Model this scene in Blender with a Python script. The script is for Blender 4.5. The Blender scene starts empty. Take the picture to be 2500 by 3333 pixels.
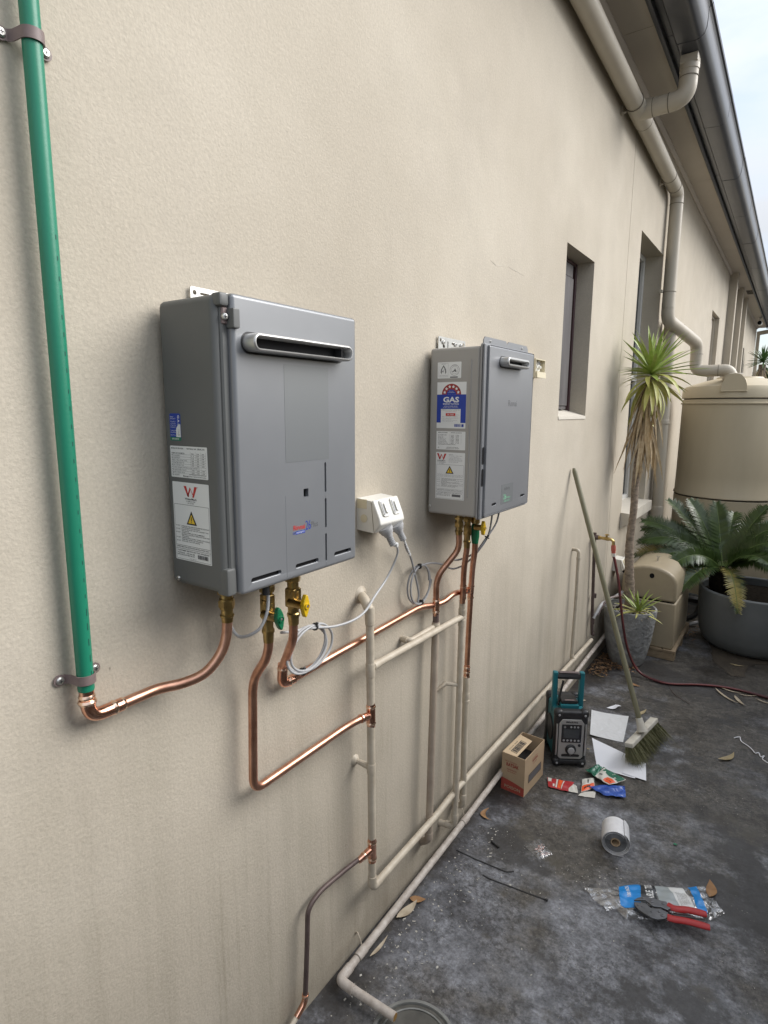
import bpy, bmesh, math, random
from mathutils import Vector, Matrix
R = math.radians
S = bpy.context.scene
COL = S.collection
rnd = random.Random(7)

# ------------------------------------------------------------------ camera
cam = bpy.data.objects.new('camera', bpy.data.cameras.new('camera'))
COL.objects.link(cam); S.camera = cam
TH, PSI, RO = R(9.7215), R(34.2835), R(0.3376)
fw = Vector((-math.sin(PSI)*math.cos(TH), math.cos(PSI)*math.cos(TH), -math.sin(TH)))
r0 = Vector((math.cos(PSI), math.sin(PSI), 0)); u0 = r0.cross(fw)
rt = r0*math.cos(RO)+u0*math.sin(RO); upv = -r0*math.sin(RO)+u0*math.cos(RO)
cam.matrix_world = Matrix(((rt.x, upv.x, -fw.x, 1.04), (rt.y, upv.y, -fw.y, 0.0), (rt.z, upv.z, -fw.z, 1.776), (0, 0, 0, 1)))
cam.data.sensor_fit = 'HORIZONTAL'; cam.data.sensor_width = 36; cam.data.lens = 36*1944.11/2500
cam.data.clip_start = .02; cam.data.clip_end = 400

# ------------------------------------------------------------------ sky, sun, exposure
SUN_EL, SUN_AZ = R(36), R(52)        # azimuth measured from +y towards +x
W = bpy.data.worlds.new('World'); S.world = W; W.use_nodes = True
nt = W.node_tree; nt.nodes.clear()
out = nt.nodes.new('ShaderNodeOutputWorld'); bg = nt.nodes.new('ShaderNodeBackground')
sky = nt.nodes.new('ShaderNodeTexSky'); sky.sky_type = 'NISHITA'; sky.sun_disc = False
sky.sun_elevation = SUN_EL; sky.sun_rotation = SUN_AZ; sky.dust_density = 2
tc = nt.nodes.new('ShaderNodeTexCoord'); mp = nt.nodes.new('ShaderNodeMapping'); mp.inputs['Scale'].default_value = (1, 1, 2.6)
nz = nt.nodes.new('ShaderNodeTexNoise'); nz.inputs['Scale'].default_value = 2.6; nz.inputs['Detail'].default_value = 7; nz.inputs['Roughness'].default_value = .55
rp = nt.nodes.new('ShaderNodeValToRGB'); rp.color_ramp.elements[0].position = .36; rp.color_ramp.elements[1].position = .60
rp.color_ramp.elements[0].color = (.45, .45, .45, 1)
mx = nt.nodes.new('ShaderNodeMix'); mx.data_type = 'RGBA'; 
sxz = nt.nodes.new('ShaderNodeSeparateXYZ'); nt.links.new(tc.outputs['Generated'], sxz.inputs[0])
mrz = nt.nodes.new('ShaderNodeMapRange'); mrz.inputs['From Min'].default_value = 0; mrz.inputs['From Max'].default_value = .9; mrz.inputs['To Min'].default_value = .30; mrz.inputs['To Max'].default_value = 1
nt.links.new(sxz.outputs['Z'], mrz.inputs['Value'])
cl = nt.nodes.new('ShaderNodeVectorMath'); cl.operation = 'SCALE'; cl.inputs[0].default_value = (7.0, 7.3, 7.8); nt.links.new(mrz.outputs[0], cl.inputs['Scale'])   # overcast sky: brighter towards the zenith
nt.links.new(cl.outputs[0], mx.inputs['B'])
nt.links.new(tc.outputs['Generated'], mp.inputs['Vector']); nt.links.new(mp.outputs[0], nz.inputs['Vector'])
nt.links.new(nz.outputs['Fac'], rp.inputs['Fac']); nt.links.new(rp.outputs['Color'], mx.inputs['Factor'])
nt.links.new(sky.outputs[0], mx.inputs['A']); nt.links.new(mx.outputs['Result'], bg.inputs['Color'])
bg.inputs['Strength'].default_value = .1
nt.links.new(bg.outputs[0], out.inputs['Surface'])
sl = bpy.data.lights.new('sun', 'SUN'); sl.energy = 1.5; sl.angle = R(44); sl.color = (1, .98, .955)
sun = bpy.data.objects.new('sun', sl); COL.objects.link(sun)
sd = Vector((math.sin(SUN_AZ)*math.cos(SUN_EL), math.cos(SUN_AZ)*math.cos(SUN_EL), math.sin(SUN_EL)))
sun.rotation_euler = sd.to_track_quat('Z', 'Y').to_euler(); sun.location = (6, 6, 9)
vs = S.view_settings; vs.view_transform = 'Standard'; vs.look = 'None'; vs.gamma = 1; vs.use_curve_mapping = False
vs.exposure = 1.25

# ------------------------------------------------------------------ materials
def mat(name, col, rough=.5, metal=0., col2=None, nscale=6., var=1., bump=0., bscale=60., bdist=.002, spec=.5, detail=4, stretch=None, coat=0.):
    m = bpy.data.materials.new(name); m.use_nodes = True
    t = m.node_tree; p = t.nodes['Principled BSDF']
    p.inputs['Base Color'].default_value = (*col, 1); p.inputs['Roughness'].default_value = rough
    p.inputs['Metallic'].default_value = metal; p.inputs['Specular IOR Level'].default_value = spec; p.inputs['Coat Weight'].default_value = coat
    c = t.nodes.new('ShaderNodeTexCoord'); src = c.outputs['Object']
    if stretch:
        g = t.nodes.new('ShaderNodeMapping'); g.inputs['Scale'].default_value = stretch; t.links.new(src, g.inputs['Vector']); src2 = g.outputs[0]
    else: src2 = src
    if col2:
        n = t.nodes.new('ShaderNodeTexNoise'); n.inputs['Scale'].default_value = nscale; n.inputs['Detail'].default_value = detail
        n.inputs['Roughness'].default_value = .6
        t.links.new(src2, n.inputs['Vector'])
        r = t.nodes.new('ShaderNodeValToRGB'); r.color_ramp.elements[0].color = (*col, 1); r.color_ramp.elements[1].color = (*col2, 1)
        r.color_ramp.elements[0].position = .5-.2/var*1; r.color_ramp.elements[1].position = .5+.2/var*1
        t.links.new(n.outputs['Fac'], r.inputs['Fac']); t.links.new(r.outputs['Color'], p.inputs['Base Color'])
    if bump:
        n2 = t.nodes.new('ShaderNodeTexNoise'); n2.inputs['Scale'].default_value = bscale; n2.inputs['Detail'].default_value = 3
        t.links.new(src, n2.inputs['Vector'])
        b = t.nodes.new('ShaderNodeBump'); b.inputs['Strength'].default_value = bump; b.inputs['Distance'].default_value = bdist
        t.links.new(n2.outputs['Fac'], b.inputs['Height']); t.links.new(b.outputs[0], p.inputs['Normal'])
    return m

def render_mat():
    m = mat('painted_render', (.45, .40, .325), .82, spec=.25)
    t = m.node_tree; p = t.nodes['Principled BSDF']; N = t.nodes.new; L = t.links.new
    c = N('ShaderNodeTexCoord')
    def noise(scale, detail=4, st=None, rough=.55):
        n = N('ShaderNodeTexNoise'); n.inputs['Scale'].default_value = scale; n.inputs['Detail'].default_value = detail; n.inputs['Roughness'].default_value = rough
        if st:
            g = N('ShaderNodeMapping'); g.inputs['Scale'].default_value = st; L(c.outputs['Object'], g.inputs['Vector']); L(g.outputs[0], n.inputs['Vector'])
        else: L(c.outputs['Object'], n.inputs['Vector'])
        return n.outputs['Fac']
    def ramp(src, a, b, ca, cb):
        r = N('ShaderNodeValToRGB'); r.color_ramp.elements[0].position = a; r.color_ramp.elements[1].position = b
        r.color_ramp.elements[0].color = (*ca, 1); r.color_ramp.elements[1].color = (*cb, 1); L(src, r.inputs['Fac']); return r.outputs['Color']
    def mul(a, b, f=1., mode='MULTIPLY'):
        x = N('ShaderNodeMix'); x.data_type = 'RGBA'; x.blend_type = mode
        if isinstance(f, float): x.inputs['Factor'].default_value = f
        else: L(f, x.inputs['Factor'])
        L(a, x.inputs['A'])
        if isinstance(b, tuple): x.inputs['B'].default_value = (*b, 1)
        else: L(b, x.inputs['B'])
        return x.outputs['Result']
    base = ramp(noise(1.3, 5), .3, .7, (.468, .416, .336), (.545, .492, .405))
    streak = ramp(noise(1., 5, (1, 14, .55)), .45, .75, (1, 1, 1), (.76, .76, .74))
    mott = ramp(noise(5, 6), .35, .75, (1, 1, 1), (.93, .93, .92))
    fine = ramp(noise(140, 3), .3, .7, (.93, .93, .93), (1.06, 1.06, 1.06))
    # grime that rises from the ground
    sx = N('ShaderNodeSeparateXYZ'); L(c.outputs['Object'], sx.inputs[0])
    mr = N('ShaderNodeMapRange'); mr.inputs['From Min'].default_value = 1.5; mr.inputs['From Max'].default_value = 0.; L(sx.outputs['Z'], mr.inputs['Value'])
    base = mul(base, streak, mr.outputs[0]); base = mul(base, mott); base = mul(base, fine)
    splash = N('ShaderNodeMapRange'); splash.inputs['From Min'].default_value = .28; splash.inputs['From Max'].default_value = 0.; L(sx.outputs['Z'], splash.inputs['Value'])
    ma = N('ShaderNodeMath'); ma.operation = 'MULTIPLY'; L(splash.outputs[0], ma.inputs[0]); L(noise(9, 5), ma.inputs[1])
    base = mul(base, (.55, .53, .5), ma.outputs[0])
    drip = ramp(noise(1., 6, (1, 26, .9), .7), .56, .70, (1, 1, 1), (.80, .79, .77))
    base = mul(base, drip, mr.outputs[0])
    blot = ramp(noise(2.1, 9, None, .7), .50, .60, (1, 1, 1), (.97, .97, .975)); base = mul(base, blot)
    # chalky scuffs
    sc = ramp(noise(7, 8, (1, 2.5, 1), .7), .70, .74, (0, 0, 0), (1, 1, 1))
    base = mul(base, (.66, .62, .54), mul(sc, (.35, .35, .35)), 'MIX')
    nick = ramp(noise(23, 5, None, .55), .745, .765, (0, 0, 0), (.7, .7, .7)); base = mul(base, (.17, .15, .12), nick, 'MIX')
    L(base, p.inputs['Base Color'])
    ad = N('ShaderNodeMath'); ad.operation = 'ADD'; L(noise(165, 3), ad.inputs[0])
    m2 = N('ShaderNodeMath'); m2.operation = 'MULTIPLY'; m2.inputs[1].default_value = .9; L(noise(58, 3), m2.inputs[0]); L(m2.outputs[0], ad.inputs[1])
    b = N('ShaderNodeBump'); b.inputs['Strength'].default_value = .27; b.inputs['Distance'].default_value = .0042
    L(ad.outputs[0], b.inputs['Height']); L(b.outputs[0], p.inputs['Normal'])
    return m

def ground_mat():
    m = mat('stained_concrete', (.09, .09, .09), .6)
    t = m.node_tree; p = t.nodes['Principled BSDF']; N = t.nodes.new; L = t.links.new; p.inputs['Specular IOR Level'].default_value = .6
    c = N('ShaderNodeTexCoord')
    def noise(scale, detail=5, rough=.6, st=None):
        n = N('ShaderNodeTexNoise'); n.inputs['Scale'].default_value = scale; n.inputs['Detail'].default_value = detail; n.inputs['Roughness'].default_value = rough
        L(c.outputs['Object'], n.inputs['Vector']); return n.outputs['Fac']
    def ramp(src, a, b, ca, cb):
        r = N('ShaderNodeValToRGB'); r.color_ramp.elements[0].position = a; r.color_ramp.elements[1].position = b
        r.color_ramp.elements[0].color = (*ca, 1); r.color_ramp.elements[1].color = (*cb, 1); L(src, r.inputs['Fac']); return r.outputs['Color']
    def mix(a, b, f, mode='MIX'):
        x = N('ShaderNodeMix'); x.data_type = 'RGBA'; x.blend_type = mode
        if isinstance(f, float): x.inputs['Factor'].default_value = f
        else: L(f, x.inputs['Factor'])
        L(a, x.inputs['A'])
        if isinstance(b, tuple): x.inputs['B'].default_value = (*b, 1)
        else: L(b, x.inputs['B'])
        return x.outputs['Result']
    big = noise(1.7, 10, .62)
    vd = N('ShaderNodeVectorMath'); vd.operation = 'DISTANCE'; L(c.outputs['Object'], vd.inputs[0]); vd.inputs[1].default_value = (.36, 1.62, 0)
    zr = N('ShaderNodeMapRange'); zr.inputs['From Min'].default_value = .1; zr.inputs['From Max'].default_value = 1.3; zr.inputs['To Min'].default_value = .075; zr.inputs['To Max'].default_value = -.05; L(vd.outputs['Value'], zr.inputs['Value'])  # lifts the near zone towards the painted bluish sky sheen
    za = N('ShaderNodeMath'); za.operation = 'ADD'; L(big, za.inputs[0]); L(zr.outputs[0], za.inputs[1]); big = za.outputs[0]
    base = ramp(big, .455, .56, (.085, .078, .069), (.20, .21, .238))       # brownish moss film to bare screed, its blue a painted sky sheen
    base = mix(base, ramp(noise(1.1, 6), .52, .64, (0, 0, 0), (1, 1, 1)), .0)
    dark = ramp(noise(3.3, 7, .68), .50, .62, (1, 1, 1), (.42, .41, .41))
    base = mix(base, dark, 1., 'MULTIPLY')
    grit = ramp(noise(70, 4, .75), .32, .68, (.55, .55, .55), (1.42, 1.40, 1.36))
    base = mix(base, grit, 1., 'MULTIPLY')
    mid = ramp(noise(19, 6, .7), .36, .66, (.58, .58, .57), (1.42, 1.41, 1.39))
    base = mix(base, mid, 1., 'MULTIPLY')
    spk = ramp(noise(48, 8, .8), .50, .545, (1, 1, 1), (.50, .49, .48))
    base = mix(base, spk, ramp(noise(3.1, 6, .7), .42, .56, (.25, .25, .25), (1, 1, 1)), 'MULTIPLY')
    lsp = ramp(noise(62, 8, .8), .565, .60, (0, 0, 0), (1, 1, 1))
    base = mix(base, (.33, .325, .31), mix(lsp, ramp(noise(4.2, 6, .7), .47, .60, (0, 0, 0), (.55, .55, .55)), 1., 'MULTIPLY'))
    # dark line of dirt along the foot of the wall
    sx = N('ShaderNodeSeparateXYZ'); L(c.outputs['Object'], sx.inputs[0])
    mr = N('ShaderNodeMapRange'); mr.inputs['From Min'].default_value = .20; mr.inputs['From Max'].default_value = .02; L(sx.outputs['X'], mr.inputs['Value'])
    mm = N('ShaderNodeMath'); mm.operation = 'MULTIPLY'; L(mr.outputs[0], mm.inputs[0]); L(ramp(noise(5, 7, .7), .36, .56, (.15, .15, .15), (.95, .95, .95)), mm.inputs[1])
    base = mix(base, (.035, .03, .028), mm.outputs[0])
    # damp soil film by the pots
    mo = ramp(noise(2.6, 6, .65), .57, .64, (0, 0, 0), (1, 1, 1))
    base = mix(base, (.075, .066, .05), mix(mo, (.75, .75, .75), 1., 'MULTIPLY'))
    stn = ramp(noise(1.35, 9, .66), .535, .575, (0, 0, 0), (.85, .85, .85))
    base = mix(base, (.036, .034, .033), stn)
    # pale grains of aggregate
    vo = N('ShaderNodeTexVoronoi'); vo.inputs['Scale'].default_value = 75; vo.inputs['Randomness'].default_value = 1; L(c.outputs['Object'], vo.inputs['Vector'])
    sp = ramp(vo.outputs['Distance'], .10, .19, (1, 1, 1), (0, 0, 0))
    sel = ramp(noise(9, 6, .75), .55, .66, (0, 0, 0), (1, 1, 1))
    base = mix(base, (.34, .32, .27), mix(sp, sel, 1., 'MULTIPLY'))
    L(base, p.inputs['Base Color'])
    ro = ramp(noise(2.2, 6, .65), .35, .65, (.28, .28, .28), (.68, .68, .68)); L(ro, p.inputs['Roughness'])
    b = N('ShaderNodeBump'); b.inputs['Strength'].default_value = .6; b.inputs['Distance'].default_value = .004
    ad = N('ShaderNodeMath'); ad.operation = 'ADD'; L(noise(75, 4, .7), ad.inputs[0]); L(noise(17, 5), ad.inputs[1])
    L(ad.outputs[0], b.inputs['Height']); L(b.outputs[0], p.inputs['Normal'])
    return m

def clear_mat(name, tint=(.9, .93, .95), clear=.72, bump=.6, bscale=45):
    m = bpy.data.materials.new(name); m.use_nodes = True; t = m.node_tree; t.nodes.clear(); N = t.nodes.new; L = t.links.new
    o = N('ShaderNodeOutputMaterial'); m1 = N('ShaderNodeMixShader'); m2 = N('ShaderNodeMixShader'); tr = N('ShaderNodeBsdfTransparent'); df = N('ShaderNodeBsdfDiffuse'); gl = N('ShaderNodeBsdfGlossy')
    df.inputs['Color'].default_value = (*tint, 1); gl.inputs['Roughness'].default_value = .13
    c = N('ShaderNodeTexCoord'); n = N('ShaderNodeTexNoise'); n.inputs['Scale'].default_value = bscale; n.inputs['Detail'].default_value = 4; n.inputs['Distortion'].default_value = 1.5; L(c.outputs['Object'], n.inputs['Vector'])
    b = N('ShaderNodeBump'); b.inputs['Strength'].default_value = bump; b.inputs['Distance'].default_value = .012; L(n.outputs['Fac'], b.inputs['Height'])
    L(b.outputs[0], gl.inputs['Normal']); L(b.outputs[0], df.inputs['Normal'])
    r = N('ShaderNodeValToRGB'); r.color_ramp.elements[0].position = .45; r.color_ramp.elements[1].position = .7; r.color_ramp.elements[0].color = (.04, .04, .04, 1); k = (1-clear)*.9; r.color_ramp.elements[1].color = (k, k, k, 1); L(n.outputs['Fac'], r.inputs['Fac'])
    L(r.outputs['Color'], m1.inputs[0]); L(tr.outputs[0], m1.inputs[1]); L(df.outputs[0], m1.inputs[2])
    m2.inputs[0].default_value = (1-clear)*.75; L(m1.outputs[0], m2.inputs[1]); L(gl.outputs[0], m2.inputs[2]); L(m2.outputs[0], o.inputs['Surface'])
    return m

M = {}
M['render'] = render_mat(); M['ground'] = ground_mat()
M['soffit'] = mat('soffit_board', (.54, .485, .405), .7, col2=(.50, .445, .37), nscale=3)
M['fascia'] = mat('dark_grey_steel', (.055, .058, .066), .38, col2=(.075, .077, .085), nscale=5, spec=.5)
M['gutter'] = mat('gutter_steel', (.038, .042, .052), .3, col2=(.055, .058, .066), nscale=7, spec=.6)
M['pvc'] = mat('painted_pvc', (.47, .425, .345), .42, col2=(.42, .375, .30), nscale=4, spec=.45)
M['joint'] = mat('dirty_joint', (.16, .14, .11), .8)
M['paintpipe'] = mat('painted_pipe', (.56, .50, .40), .5, col2=(.43, .37, .285), nscale=22, bump=.45, bscale=60, bdist=.0025, detail=7)
M['brownpipe'] = mat('aged_painted_pipe', (.44, .37, .29), .55, col2=(.30, .24, .19), nscale=9, bump=.2, bscale=90, bdist=.001)
M['groundpipe'] = mat('weathered_pvc', (.56, .51, .455), .6, col2=(.36, .31, .265), nscale=38, var=1.1, detail=7)
M['copper'] = mat('copper', (.80, .47, .335), .36, 1., col2=(.50, .25, .165), nscale=24, bump=.2, bscale=70, bdist=.0008, detail=6)
M['copperfit'] = mat('copper_fitting', (.90, .56, .42), .2, 1., col2=(.66, .30, .19), nscale=30, bump=.2, bscale=60, bdist=.001)
M['solder'] = mat('bright_bead', (.92, .66, .50), .18, 1.)
M['brass'] = mat('brass', (.62, .46, .2), .3, 1., col2=(.36, .25, .10), nscale=40)
M['darkcopper'] = mat('tarnished_copper', (.085, .06, .055), .5, .25, col2=(.15, .11, .10), nscale=14)
M['green'] = mat('green_lagging', (.018, .25, .145), .36, col2=(.010, .15, .09), nscale=14, var=.8, spec=.5, stretch=(1, 1, .12), bump=.15, bscale=120, bdist=.001, detail=7)
M['greenprint'] = mat('pipe_print', (.01, .09, .06), .6)
M['clamp'] = mat('brown_painted_clamp', (.17, .125, .12), .5, col2=(.22, .17, .16), nscale=40)
M['zinc'] = mat('zinc_screw', (.62, .61, .58), .35, .9)
M['galv'] = mat('galvanised_steel', (.60, .60, .58), .32, .9, col2=(.48, .48, .47), nscale=30)
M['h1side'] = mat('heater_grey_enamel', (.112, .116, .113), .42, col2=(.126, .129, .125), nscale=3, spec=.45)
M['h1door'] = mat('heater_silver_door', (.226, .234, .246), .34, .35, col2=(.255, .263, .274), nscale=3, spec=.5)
M['h1patch'] = mat('heater_clean_patch', (.216, .226, .231), .36, .35)
M['h2side'] = mat('heater_two_side_enamel', (.335, .322, .30), .4, col2=(.36, .348, .325), nscale=3)
M['h2door'] = mat('heater_two_door', (.255, .26, .272), .34, .4, col2=(.28, .285, .297), nscale=3)
M['trim'] = mat('vent_trim', (.50, .495, .48), .3, .6)
M['black'] = mat('black_void', (.006, .006, .007), .7, spec=.2)
M['plasticblack'] = mat('black_plastic', (.018, .018, .02), .45, col2=(.03, .03, .03), nscale=20)
M['label'] = mat('label_white', (.74, .75, .74), .45)
M['ink'] = mat('ink_black', (.02, .02, .022), .6)
M['inkgrey'] = mat('ink_grey', (.12, .12, .125), .6)
M['inkred'] = mat('ink_red', (.50, .025, .02), .5)
M['inkdkred'] = mat('ink_dark_red', (.30, .02, .018), .5)
M['inkblue'] = mat('ink_blue', (.012, .045, .33), .5)
M['inkgreen'] = mat('ink_green', (.01, .17, .08), .5)
M['inkyellow'] = mat('ink_yellow', (.75, .50, .03), .5)
M['inkmint'] = mat('ink_mint', (.22, .55, .33), .5)
M['white'] = mat('white_plastic', (.74, .73, .68), .35, col2=(.68, .66, .60), nscale=9)
M['cream'] = mat('cream_plastic', (.66, .59, .42), .4)
M['greyplastic'] = mat('grey_plug', (.40, .40, .40), .42)
M['cable2'] = mat('darker_grey_cable', (.27, .27, .275), .42)
M['cable'] = mat('grey_cable', (.42, .425, .43), .42)
M['vgreen'] = mat('green_handle', (.01, .14, .06), .35)
M['vyellow'] = mat('yellow_handle', (.66, .43, .015), .35)
M['frame'] = mat('weathered_timber_frame', (.055, .05, .05), .6, col2=(.11, .10, .10), nscale=22, stretch=(1, 1, .15))
M['maroon'] = mat('maroon_trim', (.075, .035, .035), .5)
M['whiteframe'] = mat('white_frame', (.66, .65, .61), .45)
M['glass'] = mat('dark_glass', (.012, .013, .014), .08, spec=.16)
M['tank'] = mat('tank_poly', (.56, .485, .345), .45, col2=(.49, .42, .295), nscale=3.5, stretch=(1, 1, .25), spec=.35)
M['pumpcover'] = mat('pump_cover_poly', (.40, .335, .225), .42, col2=(.35, .29, .20), nscale=5)
M['timber'] = mat('weathered_timber', (.36, .27, .17), .8, col2=(.22, .165, .105), nscale=9, stretch=(2, .4, 6), bump=.3, bscale=50)
M['pot1'] = mat('rough_grey_pot', (.17, .173, .172), .85, col2=(.38, .385, .375), nscale=13, bump=1., bscale=34, bdist=.012, detail=9)
M['pot2'] = mat('charcoal_pot', (.12, .132, .135), .5, col2=(.15, .162, .165), nscale=5, bump=.1, bscale=150, bdist=.001)
M['soil'] = mat('potting_soil', (.010, .008, .006), 1., col2=(.03, .024, .018), nscale=40, spec=.05)
M['pebble'] = mat('pale_pebble', (.60, .57, .50), .6, col2=(.42, .39, .34), nscale=25)
M['trunk'] = mat('yucca_trunk', (.36, .29, .22), .9, col2=(.13, .10, .075), nscale=26, bump=.9, bscale=45, bdist=.006, stretch=(1, 1, 2.2))
M['yleaf'] = mat('yucca_leaf', (.20, .31, .05), .40, col2=(.36, .42, .12), nscale=9, spec=.45)
M['yleaf2'] = mat('yucca_leaf_yellowing', (.34, .38, .08), .45, col2=(.52, .47, .17), nscale=9)
M['yleaf3'] = mat('far_yucca_leaf', (.05, .12, .03), .45, col2=(.10, .18, .05), nscale=9)
M['deadleaf'] = mat('dead_leaf', (.60, .49, .31), .75, col2=(.40, .29, .17), nscale=14)
M['cycad'] = mat('cycad_leaf', (.024, .048, .010), .36, col2=(.05, .085, .018), nscale=11, spec=.5)
M['cycad2'] = mat('cycad_leaf_scorched', (.028, .055, .012), .40, col2=(.30, .25, .07), nscale=7, var=2.)
M['rachis'] = mat('cycad_rachis', (.12, .17, .05), .5)
M['broomhandle'] = mat('broom_handle', (.145, .135, .075), .6, col2=(.20, .19, .125), nscale=20, stretch=(1, 1, .1))
M['broomhead'] = mat('broom_block', (.62, .59, .52), .6, col2=(.48, .45, .38), nscale=18)
M['bristle'] = mat('broom_bristle', (.14, .14, .065), .8, col2=(.25, .24, .13), nscale=30)
M['hose'] = mat('maroon_hose', (.10, .022, .028), .4, col2=(.06, .018, .02), nscale=20)
M['hosestripe'] = mat('hose_stripe', (.34, .10, .085), .45)
M['hosefit'] = mat('hose_fitting', (.45, .11, .08), .45)
M['card'] = mat('kraft_cardboard', (.48, .355, .225), .8, col2=(.43, .315, .20), nscale=12)
M['cardin'] = mat('cardboard_inside', (.42, .33, .22), .85)
M['cardred'] = mat('carton_red', (.42, .075, .05), .7, col2=(.36, .06, .045), nscale=14)
M['teal'] = mat('teal_plastic', (.012, .17, .20), .42, col2=(.02, .13, .155), nscale=12)
M['silver'] = mat('radio_silver', (.42, .41, .39), .4, .3)
M['cardflap'] = mat('cardboard_flap', (.55, .42, .27), .8)
M['screen'] = mat('lcd_off', (.07, .075, .078), .2)
M['paper'] = mat('paper', (.80, .81, .85), .7)
M['papercrumple'] = mat('tracing_paper', (.70, .71, .72), .45, bump=.8, bscale=22, bdist=.012)
M['packred'] = mat('packet_red', (.46, .035, .04), .35, col2=(.36, .03, .035), nscale=30)
M['packorange'] = mat('packet_orange', (.80, .11, .025), .4)
M['packwhite'] = mat('packet_white', (.62, .60, .54), .5)
M['packgreen'] = mat('packet_green', (.012, .10, .06), .25, col2=(.05, .20, .13), nscale=20, bump=.6, bscale=40, bdist=.006)
M['packblue'] = mat('packet_blue', (.02, .07, .36), .22, col2=(.06, .14, .50), nscale=18, bump=.7, bscale=35, bdist=.008)
M['clear'] = clear_mat('clear_plastic', clear=.66, bscale=24)
M['clear2'] = clear_mat('clear_zip_bag', clear=.80, bscale=34)
M['bagblue'] = mat('bag_print_blue', (.015, .26, .70), .3, bump=.5, bscale=40, bdist=.005)
M['bagdark'] = mat('bag_print_charcoal', (.03, .034, .038), .35)
M['baggrey'] = mat('bag_print_grey', (.36, .40, .41), .35)
M['rollwhite'] = mat('tape_roll_face', (.78, .78, .79), .6, col2=(.70, .70, .71), nscale=40, bump=.3, bscale=180, bdist=.001)
M['rolldark'] = mat('tape_roll_core_layers', (.27, .275, .285), .6)
M['steel'] = mat('plier_steel', (.13, .135, .14), .32, .85, col2=(.20, .20, .21), nscale=40)
M['redgrip'] = mat('red_grip', (.42, .022, .022), .45, bump=.25, bscale=160, bdist=.001)
M['pink'] = mat('crimp_terminals', (.55, .25, .22), .4, .2, col2=(.62, .45, .38), nscale=60)
M['leafbrown'] = mat('fallen_leaf_brown', (.26, .135, .06), .7, col2=(.38, .22, .10), nscale=30)
M['leaftan'] = mat('fallen_leaf_tan', (.42, .34, .20), .7, col2=(.30, .24, .13), nscale=30)
M['litter'] = mat('leaf_litter_mix', (.10, .05, .025), .8, col2=(.40, .25, .13), nscale=45, var=1.3)
M['bark'] = mat('bark_strip', (.56, .48, .36), .75, col2=(.36, .29, .20), nscale=22)
M['flake'] = mat('paint_flake', (.55, .53, .47), .7, col2=(.34, .32, .28), nscale=30)
M['drainring'] = mat('drain_ring', (.16, .163, .155), .5, col2=(.27, .272, .255), nscale=14)
M['drainlid'] = mat('drain_lid', (.05, .048, .042), .6, col2=(.12, .115, .10), nscale=12)
M['rust'] = mat('rusty_rim', (.30, .17, .05), .8)
M['roofsteel'] = mat('roof_steel', (.07, .073, .08), .4)
M['fence'] = mat('fence_steel', (.36, .33, .29), .6)
M['fencedark'] = mat('fence_steel_dark', (.17, .165, .155), .6)
M['wornpatch'] = mat('worn_screed', (.085, .068, .048), .75, col2=(.04, .034, .027), nscale=9, bump=.5, bscale=45, bdist=.005, detail=7)
M['sillpaint'] = mat('sill_paint', (.62, .575, .495), .6, col2=(.56, .52, .44), nscale=12)
M['foliage'] = mat('distant_foliage', (.035, .065, .02), .7, col2=(.07, .11, .03), nscale=6)

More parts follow.
